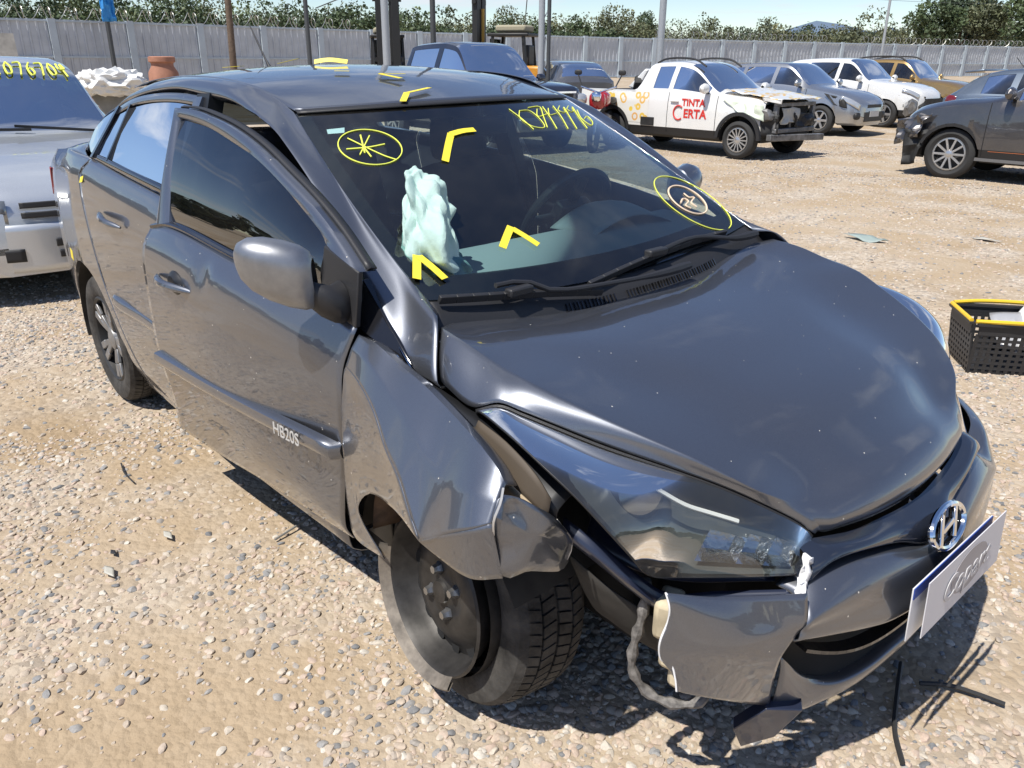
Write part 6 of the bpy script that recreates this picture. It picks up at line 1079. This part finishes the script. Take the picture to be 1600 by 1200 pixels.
# ------------------------------------------------------------------ trees, wood, hills
def leaf_mat(name, c):
    m = D.materials.new(name); m.use_nodes = True; t = m.node_tree; b = t.nodes['Principled BSDF']; b.inputs['Roughness'].default_value = .6
    o = N(t, 'ShaderNodeTexCoord'); n = N(t, 'ShaderNodeTexNoise', Scale=.35, Detail=5.0); t.links.new(o.outputs['Object'], n.inputs['Vector'])
    r = ramp(t, n.outputs[0], [(.3, tuple(x * .55 for x in c)), (.55, c), (.75, (c[0] * 1.7, c[1] * 1.45, c[2] * 1.2))]); t.links.new(r.outputs[0], b.inputs['Base Color']); return m
m_leaf = [leaf_mat('leaf_green', (.075, .11, .045)), leaf_mat('leaf_olive', (.115, .13, .065)), leaf_mat('leaf_dark', (.055, .085, .045))]; m_bark = mat('bark', (.09, .07, .05), .9)
def leaf_quads(centres, size, rg):
    n = len(centres); a = rg.normal(size=(n, 3)); a /= np.linalg.norm(a, axis=1)[:, None]; b = np.cross(a, rg.normal(size=(n, 3))); b /= np.linalg.norm(b, axis=1)[:, None]
    s = size * rg.uniform(.5, 1.3, (n, 1)); V = np.stack([centres - a * s - b * s * .6, centres + a * s - b * s * .5, centres + a * s * .8 + b * s * .6, centres - a * s * .7 + b * s * .5], 1).reshape(-1, 3)
    return V, np.arange(4 * n).reshape(-1, 4)
def crown_pts(rg, n, R, H, z0, clumps=14):
    cs = rg.normal(size=(clumps, 3)); cs /= np.linalg.norm(cs, axis=1)[:, None]; cs *= rg.uniform(.35, .85, (clumps, 1)); rad = rg.uniform(.22, .48, clumps); k = rg.integers(0, clumps, n)
    d = rg.normal(size=(n, 3)); d /= np.linalg.norm(d, axis=1)[:, None]; p = cs[k] + d * (rad[k] * rg.uniform(.55, 1., n))[:, None]
    return p * np.array((R, R, H / 2)) + np.array((0, 0, z0 + H / 2))
TREE_ME = []
for k in range(4):
    rg = np.random.default_rng(20 + k); V_, F_ = leaf_quads(crown_pts(rg, 5000, 3.2, 5.5, 2.4, 20), .14, rg); me = D.meshes.new('crown'); me.from_pydata(V_.tolist(), [], F_.tolist()); me.materials.append(m_leaf[k % 3]); TREE_ME.append(me)
TRK = MB().tube([(0, 0, 0), (.1, .05, 1.5), (0, .1, 3.2), (.2, 0, 5)], [.26, .2, .15, .06], 8).tube([(.05, .05, 2), (1.2, .6, 4)], [.12, .04], 6).tube([(.05, .05, 2.2), (-1.1, -.7, 4.2)], [.11, .04], 6).build('trunk', m_bark); TRK_me = TRK.data; D.objects.remove(TRK)
def tree(loc, s, k, label, rz=0., sz=1.):
    e = empty('tree', (loc[0], loc[1], 0), rz); e.scale = (s, s, s * sz); tag(e, label, 'tree', 'trees beyond the fence')
    for nm, me in (('crown', TREE_ME[k]), ('trunk', TRK_me)): o = D.objects.new(nm, me); COL.objects.link(o); o.parent = e
def wood(name, label, pts, hgt, seed, mt, dens=190, size=.5):
    rg = np.random.default_rng(seed); C = []
    for (x, y), h in zip(pts, hgt):
        R = h * rg.uniform(.38, .6); C.append(crown_pts(rg, dens, R, h * .9, h * .12, 9) + np.array((x, y, 0)))
    V_, F_ = leaf_quads(np.vstack(C), size, rg); me = D.meshes.new(name); me.from_pydata(V_.tolist(), [], F_.tolist()); me.materials.append(mt); o = D.objects.new(name, me); COL.objects.link(o); tag(o, label, kind='stuff')
def band(n, seed, D0, D1, a0, a1, h0, h1):
    rg = np.random.default_rng(seed); P_ = []; H_ = []
    for i in range(n):
        a = math.radians(a0 + (a1 - a0) * (i + rg.uniform(0, 1)) / n); d = rg.uniform(D0, D1); P_.append((1.3 + d * math.cos(a), -1.7 + d * math.sin(a))); H_.append((h0 + (h1 - h0) * i / n) * rg.uniform(.6, 1.3))
    return P_, H_
wood('near_wood', 'dense green woodland rising behind the fence', *band(190, 1, 85, 120, 178, 132, 7.6, 4.6), 5, m_leaf[0], 900, .15)
wood('mid_wood', 'olive woodland on the low ridge behind the fence', *band(270, 2, 165, 235, 182, 112, 12.0, 8.2), 6, m_leaf[1], 750, .22)
wood('far_wood', 'distant dark woodland behind the parked cars', *band(260, 3, 230, 320, 126, 84, 9.6, 10.5), 7, m_leaf[2], 700, .27)
for tx, ty_, s, k, sz, lb in ((-57.3, 136.4, 1.5, 0, .95, 'broad dark green tree beyond the light pole'), (-59.8, 151.6, 1.7, 2, 1.0, 'rounded tree standing between two broad trees beyond the fence'), (-53.9, 146.3, 1.55, 1, 1.0, 'open-crowned tree with gaps of sky beyond the fence'), (-44.7, 141.1, 1.75, 0, .95, 'broad umbrella-shaped tree near the tiled roof'), (-48.2, 160.9, 1.6, 2, .9, 'dark tree beside the umbrella-shaped tree'), (-121.9, 143.0, 1.2, 3, 1.25, 'tall narrow-crowned pine above the far woodland'), (-109.0, 45.6, .8, 2, 1.0, 'small dark tree poking above the ridge behind the fence'), (-160.2, 116.2, 1.2, 2, .9, 'flat-topped tree on the ridge behind the forklift')):
    tree((tx, ty_), s, k, lb, rz=tx * .7, sz=sz)
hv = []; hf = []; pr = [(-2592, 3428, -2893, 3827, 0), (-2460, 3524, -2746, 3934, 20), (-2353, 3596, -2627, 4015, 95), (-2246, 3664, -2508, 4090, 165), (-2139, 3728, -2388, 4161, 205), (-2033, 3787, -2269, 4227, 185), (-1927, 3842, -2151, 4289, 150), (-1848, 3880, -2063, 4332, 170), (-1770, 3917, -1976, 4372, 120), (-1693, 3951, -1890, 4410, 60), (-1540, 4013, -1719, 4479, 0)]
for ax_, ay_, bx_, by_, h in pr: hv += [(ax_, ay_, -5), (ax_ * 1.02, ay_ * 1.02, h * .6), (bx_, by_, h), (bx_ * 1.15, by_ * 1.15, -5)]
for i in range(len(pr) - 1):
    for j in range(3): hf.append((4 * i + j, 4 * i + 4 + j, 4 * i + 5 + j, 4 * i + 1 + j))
tag(mesh('mountain', hv, hf, mat('mountain_haze_blue', (.12, .17, .24), .9)), 'low blue mountain ridge on the horizon', kind='structure')  # distance haze painted into the ridge's bluish colour
# far side of the yard, behind the camera: woodland belt (seen only in reflections)
wood('rear_wood', 'woodland belt on the far side of the yard', *band(150, 9, 40, 62, 190, 400, 4.5, 4.5), 12, m_leaf[2], 200, .5)
# ------------------------------------------------------------------ yard things
fl = forklift((-24.6, 15.0, 0), R_(-30), 'orange forklift whose black mast stands behind the sedan roof', 3.45); fl2 = forklift((-19.3, 16.4, 0), R_(-150), 'orange forklift with blue-tinted cab beside the navy pickup', 3.3)
ja = MB(); ja.lathe([(.0, 0), (.26, 0), (.36, .25), (.42, .6), (.40, .95), (.30, 1.12), (.30, 1.2), (.36, 1.24), (.36, 1.36), (.30, 1.38), (.28, 1.2)], 32, Matrix.Rotation(math.pi / 2, 4, 'X')); jo = ja.build('clay_jar', mat('terracotta', (.36, .17, .11), .8, var=(4, .2))); jo.scale = (1.12,) * 3; jo.location = (-26.6, 7.85, 0); jo.rotation_euler = (0, 0, 0); tag(jo, 'large terracotta jar standing in front of the fence', 'jar')
def rag(name, loc, d, mt, label, cat, seed, crum): o = blob(name, loc, d, mt, None, seed=seed, crum=crum, sub=4, e=.8); tag(o, label, cat); return o
rag('white_tarpaulin', (-18.9, 4.05, .98), (1.2, 1.35, .5), mat('white_tarp_cloth', (.72, .72, .70), .7, bump=(6, .4)), 'crumpled white tarpaulin heaped on the grey slab', 'tarpaulin', 4, .10); sb = MB().box((-20.0, 4.9, .42), (1.6, 3.4, .84)).build('concrete_slab', mat('grey_concrete', (.26, .26, .25), .9, var=(2, .3)), None, bevel=.04); tag(sb, 'grey concrete block under the white tarpaulin', 'concrete block')
for (bx0, by0), w, h, lb in (((-48.09, 5.96), 2.6, 3.6, 'pale board leaning on the fence'), ((-47.85, 7.39), 1.4, 2.6, 'small framed board propped at the fence post')):
    o = MB().box((0, 0, h / 2), (.08, w, h)).build('leaning_board', mat('pale_board', (.42, .40, .36), .8, var=(2, .25)), None); o.location = (bx0, by0, 0); o.rotation_euler = (0, R_(-6), 0); tag(o, lb, 'board')
# motorcycle behind the pickup bed
mo = empty('red_motorcycle', (-9.1, 9.55, 0), R_(-60)); tag(mo, 'red motorcycle parked at the tail of the white pickup', 'motorcycle'); m_mred = mat('motorcycle_red', (.38, .015, .02), .25, coat=1.)
for x in (-.65, .65): MB().tube([(x + .29 * math.cos(a), 0, .30 + .29 * math.sin(a)) for a in np.linspace(0, 2 * math.pi, 33)], .05, 8, caps=False).build('wheel', m_vtyre, mo)
MB().tube([(.65, 0, .3), (.42, 0, .95)], .03, 8).tube([(.42, -.32, 1.08), (.40, 0, .98), (.42, .32, 1.08)], .018, 8).build('fork_and_bars', m_chrome, mo); blob('fuel_tank', (.12, 0, .86), (.5, .3, .28), m_mred, mo); blob('seat', (-.4, 0, .82), (.7, .28, .14), m_vblack, mo); blob('engine', (.0, 0, .45), (.45, .32, .4), m_vgrey, mo, crum=.02); blob('headlamp', (.55, 0, .92), (.16, .18, .18), m_chrome, mo); blob('front_cowl', (.48, 0, .85), (.2, .3, .3), m_mred, mo)
for y in (-.3, .3): MB().tube([(.42, y, 1.08), (.36, y * 1.3, 1.28)], .012, 6).build('mirror_stalk', m_vblack, mo); blob('mirror', (.36, y * 1.3, 1.31), (.03, .14, .09), m_vblack, mo)
# shopping basket with a bottle-green sheet of foam inside
bk = empty('plastic_basket', (.05, 2.93, 0), R_(38)); tag(bk, 'black perforated plastic basket with yellow handles full of scrap', 'basket'); m_bk = mat('basket_black', (.028, .028, .030), .5); m_yel = mat('basket_yellow', (.80, .52, .03), .4)
bx, by, bz = .50, .32, .27
def bwall(p0, p1, h, taper, nx, nz):
    """perforated wall: a lattice with square holes"""
    p0, p1 = np.array(p0), np.array(p1); mb = MB(); L = np.linalg.norm(p1 - p0); u = (p1 - p0) / L; nrm = np.array((u[1], -u[0]))
    pt = lambda s, z: (*(p0 + u * s + nrm * (taper * z / h)), z)
    for i in range(nx + 1): s = L * i / nx; mb.beam(pt(s, .0), pt(s, h * .80), L / nx * .50, .006, up=(nrm[0], nrm[1], 0))
    for k in range(nz + 1): z = h * .80 * k / nz; mb.beam(pt(0, z), pt(L, z), .006, h * .8 / nz * .48, up=(0, 0, 1))
    mb.beam(pt(0, h * .9), pt(L, h * .9), .007, h * .22, up=(0, 0, 1)); mb.beam(pt(-.01, h), pt(L + .01, h), .03, .012, up=(0, 0, 1)); return mb
cs = [(-bx / 2, -by / 2), (bx / 2, -by / 2), (bx / 2, by / 2), (-bx / 2, by / 2)]
for i in range(4): w_ = bwall(cs[i], cs[(i + 1) % 4], bz, .03, 14 if i % 2 == 0 else 9, 7).build('basket_wall', m_bk, bk); w_['kind'] = 'stuff'
MB().box((0, 0, .008), (bx, by, .014)).build('basket_floor', m_bk, bk)
for s in (-1, 1):
    MB().tube(crv([(-bx / 2 - .02, s * (by / 2 + .02), bz + .012), (-bx * .25, s * (by / 2 + .045), bz + .02), (bx * .25, s * (by / 2 + .045), bz + .02), (bx / 2 + .02, s * (by / 2 + .02), bz + .012)], 20), .011, 8).build('basket_handle', m_yel, bk)
    MB().tube([(s * (bx / 2 + .035), -by / 2, bz + .012), (s * (bx / 2 + .035), by / 2, bz + .012)], .011, 8).build('basket_handle', m_yel, bk)
crumple('scrap_sheet', (-.12, -.12, .12), (.2, -.14, .16), (.22, .12, .26), (-.1, .13, .24), mat('grey_scrap', (.45, .45, .46), .4, metal=.3), bk, amp=.02); blob('plastic_bag', (.17, .02, .25), (.2, .2, .14), mat('pale_plastic', (.65, .70, .76), .35), bk, seed=3, crum=.03, sub=3); MB().box((.02, .0, .2), (.012, .28, .2), Matrix.Rotation(.5, 3, 'Y')).build('white_board', mat('white_scrap', (.75, .75, .72), .6), bk)
tag(crumple('paper_sheet', (-.42, 2.55, .02), (-.62, 2.80, .02), (-.50, 2.98, .03), (-.28, 2.72, .03), mat('white_sheet', (.75, .75, .74), .6), None, amp=.012, n=8), 'white sheet lying flat beside the basket', 'sheet')
# litter on the gravel
m_brk = mat('broken_plastic', (.46, .44, .38), .5); m_brk2 = mat('broken_black_plastic', (.03, .03, .03), .5)
for i, (gx_, gy_, s, mt, lb) in enumerate(((-1.062, -1.264, .03, m_brk, 'pale flat shard lying on bare sand'), (-1.152, -1.054, .026, m_brk, 'small white chip on the sand'), (-1.164, -1.223, .016, m_brk2, 'black crumb of plastic above the pale shard'), (-2.011, 5.441, .16, mat('grey_green_scrap', (.28, .34, .32), .6), 'flattened grey-green scrap on the open gravel'), (-1.291, 6.282, .10, m_brk, 'white paper scrap on the open gravel'))):
    o = crumple('plastic_shard', (-s * 1.3, -s * .1, .004), (s * .2, -s * .55, .005), (s * 1.4, s * .1, .006), (-s * .1, s * .5, .005), mt, None, n=5, amp=s * .15, seed=i, thick=.002); o.location = (gx_, gy_, .006); tag(o, lb, 'shard')
def cable(pts, r, mt, label, name='cable'): tag(MB().tube(crv(pts, 30), r, 7).build(name, mt), label, 'cable')
cable([(0.794, 0.162, .016), (0.848, 0.206, .02), (0.907, 0.232, .018), (0.965, 0.250, .016)], .006, m_brk2, 'thick black cable end lying on gravel'); cable([(0.735, 0.182, .03), (0.790, 0.039, .018), (0.826, -0.044, .016), (0.881, -0.123, .016)], .006, m_brk2, 'black cable hanging from the bumper to the gravel'); cable([(-1.790, -1.012, .012), (-1.688, -1.029, .016), (-1.641, -1.027, .014), (-1.599, -1.024, .012)], .003, m_brk2, 'short curled black wire on the sand')
cable([(-0.897, -0.795, .012), (-0.924, -0.688, .02), (-0.964, -0.594, .03)], .004, mat('bare_rod', (.35, .34, .32), .5, metal=.5), 'thin bent metal rod under the open door', 'metal_rod'); cable([(-0.953, -0.594, .03), (-0.864, -0.618, .02), (-0.758, -0.644, .014)], .0035, MATS['bare_rod'], 'short straight metal rod in the door shadow', 'metal_rod')
# ------------------------------------------------------------------ gravel
def stone_mesh(k):
    bm = bmesh.new(); bmesh.ops.create_icosphere(bm, subdivisions=2, radius=1.); rg = np.random.default_rng(50 + k); sc_ = Vector((rg.uniform(.9, 1.25), rg.uniform(.65, .95), rg.uniform(.42, .7)))
    cuts = [Vector(rg.normal(size=3)).normalized() for _ in range(9)]; dd = rg.uniform(.62, .88, 9)
    for v in bm.verts:
        p = v.co.copy()
        for c, d in zip(cuts, dd):
            e = p.dot(c) - d
            if e > 0: p -= c * e * .92
        v.co = Vector((p.x * sc_.x, p.y * sc_.y, p.z * sc_.z))
    me = D.meshes.new('stone'); bm.to_mesh(me); bm.free(); me.materials.append(m_stone); me.polygons.foreach_set('use_smooth', [True] * len(me.polygons)); me.set_sharp_from_angle(angle=R_(28)); return me
m_stone = D.materials.new('gravel_stone'); m_stone.use_nodes = True
t_ = m_stone.node_tree; b_ = t_.nodes['Principled BSDF']; b_.inputs['Roughness'].default_value = .85; b_.inputs['Specular IOR Level'].default_value = .25
oi = N(t_, 'ShaderNodeObjectInfo'); rr1 = ramp(t_, oi.outputs['Random'], [(0., (.17, .175, .185)), (.14, (.33, .325, .32)), (.26, (.44, .37, .30)), (.5, (.51, .43, .345)), (.70, (.52, .405, .33)), (.88, (.54, .48, .40)), (1., (.62, .58, .52))])
oc_ = N(t_, 'ShaderNodeTexCoord'); nn_ = N(t_, 'ShaderNodeTexNoise', Scale=1.6, Detail=6.0, Roughness=.7); t_.links.new(oc_.outputs['Object'], nn_.inputs['Vector']); r2_ = ramp(t_, nn_.outputs[0], [(.3, (.72, .72, .72)), (.7, (1.12, 1.1, 1.06))])
mm_ = N(t_, 'ShaderNodeMixRGB', blend_type='MULTIPLY'); mm_.inputs[0].default_value = 1; t_.links.new(rr1.outputs[0], mm_.inputs[1]); t_.links.new(r2_.outputs[0], mm_.inputs[2]); t_.links.new(mm_.outputs[0], b_.inputs['Base Color'])
STN = []
for k in range(6): o = D.objects.new('stone', stone_mesh(k)); STN.append(o)
stone_col = D.collections.new('stone_library')
for o in STN: stone_col.objects.link(o)
def gravel(name, label, poly, density, smin, smax, seed, bare, sand=()):
    """stones strewn over a patch, thinner where the sand shows"""
    n = 40; xs_ = np.linspace(poly[0], poly[1], n); ys_ = np.linspace(poly[2], poly[3], n); v = [(x, y, gh(x, y) + .0) for x in xs_ for y in ys_]; f = [(i * n + j, (i + 1) * n + j, (i + 1) * n + j + 1, i * n + j + 1) for i in range(n - 1) for j in range(n - 1)]
    o = mesh(name, v, f, m_ground, smooth=False); o.location.z = -.0; tag(o, label, kind='stuff')
    ng = D.node_groups.new(name, 'GeometryNodeTree'); ng.interface.new_socket('Geometry', in_out='INPUT', socket_type='NodeSocketGeometry'); ng.interface.new_socket('Geometry', in_out='OUTPUT', socket_type='NodeSocketGeometry')
    A = lambda t, **k: N(ng, t, **k); gi = A('NodeGroupInput'); go = A('NodeGroupOutput'); dp = A('GeometryNodeDistributePointsOnFaces'); dp.distribute_method = 'RANDOM'; dp.inputs['Seed'].default_value = seed
    pos = A('GeometryNodeInputPosition'); nz = A('ShaderNodeTexNoise', Scale=.9, Detail=4.0, Roughness=.6); ng.links.new(pos.outputs[0], nz.inputs['Vector'])
    mr = A('ShaderNodeMapRange'); mr.inputs['From Min'].default_value = bare[0]; mr.inputs['From Max'].default_value = bare[1]; mr.inputs['To Min'].default_value = density * bare[2]; mr.inputs['To Max'].default_value = density; ng.links.new(nz.outputs[0], mr.inputs['Value']); dens = mr.outputs[0]
    for (cx, cy, r0, r1) in sand:                     # trodden sandy hollows keep few stones
        vd = A('ShaderNodeVectorMath', operation='DISTANCE'); ng.links.new(pos.outputs[0], vd.inputs[0]); vd.inputs[1].default_value = (cx, cy, 0)
        wob = A('ShaderNodeMath', operation='MULTIPLY_ADD'); ng.links.new(nz.outputs[0], wob.inputs[0]); wob.inputs[1].default_value = .9; ng.links.new(vd.outputs['Value'], wob.inputs[2])
        m3 = A('ShaderNodeMapRange'); m3.inputs['From Min'].default_value = r0 + .4; m3.inputs['From Max'].default_value = r1 + .45; m3.inputs['To Min'].default_value = .10; m3.inputs['To Max'].default_value = 1.; ng.links.new(wob.outputs[0], m3.inputs['Value'])
        mu = A('ShaderNodeMath', operation='MULTIPLY'); ng.links.new(dens, mu.inputs[0]); ng.links.new(m3.outputs[0], mu.inputs[1]); dens = mu.outputs[0]
    ng.links.new(dens, dp.inputs['Density'])
    ci = A('GeometryNodeCollectionInfo'); ci.inputs['Collection'].default_value = stone_col; ci.inputs['Separate Children'].default_value = True; ci.inputs['Reset Children'].default_value = True
    ip_ = A('GeometryNodeInstanceOnPoints'); ip_.inputs['Pick Instance'].default_value = True
    rv = A('FunctionNodeRandomValue'); rv.data_type = 'FLOAT'; rv.inputs[2].default_value = 0.; rv.inputs[3].default_value = 1.; rv.inputs['Seed'].default_value = seed + 1
    pw = A('ShaderNodeMath', operation='POWER'); ng.links.new(rv.outputs[1], pw.inputs[0]); pw.inputs[1].default_value = 2.6
    sm = A('ShaderNodeMapRange'); sm.inputs['To Min'].default_value = smin; sm.inputs['To Max'].default_value = smax; ng.links.new(pw.outputs[0], sm.inputs['Value'])
    rr_2 = A('FunctionNodeRandomValue'); rr_2.data_type = 'FLOAT_VECTOR'; rr_2.inputs[0].default_value = (-.45, -.45, 0); rr_2.inputs[1].default_value = (.45, .45, 6.28); rr_2.inputs['Seed'].default_value = seed + 2
    ng.links.new(gi.outputs[0], dp.inputs['Mesh']); ng.links.new(dp.outputs['Points'], ip_.inputs['Points']); ng.links.new(ci.outputs[0], ip_.inputs['Instance']); ng.links.new(rr_2.outputs[0], ip_.inputs['Rotation']); ng.links.new(sm.outputs[0], ip_.inputs['Scale']); ng.links.new(ip_.outputs[0], go.inputs[0])
    md = o.modifiers.new('scatter', 'NODES'); md.node_group = ng
gravel('gravel', 'loose beige and grey gravel around the damaged sedan', (-4.6, 1.6, -2.3, 3.6), 4600, .0045, .0175, 3, (.42, .52, .10), [(-1.2, -.99, .20, .42), (-2.45, -1.0, .28, .5), (-.68, -1.2, .14, .34)])
gravel('gravel', 'finer gravel spread across the open yard', (-16, 1.0, 3.6, 16), 420, .007, .020, 11, (.38, .55, .35)); gravel('gravel', 'gravel around the silver sedan', (-14, -4.6, -3.2, 3.6), 420, .007, .020, 19, (.38, .55, .35))
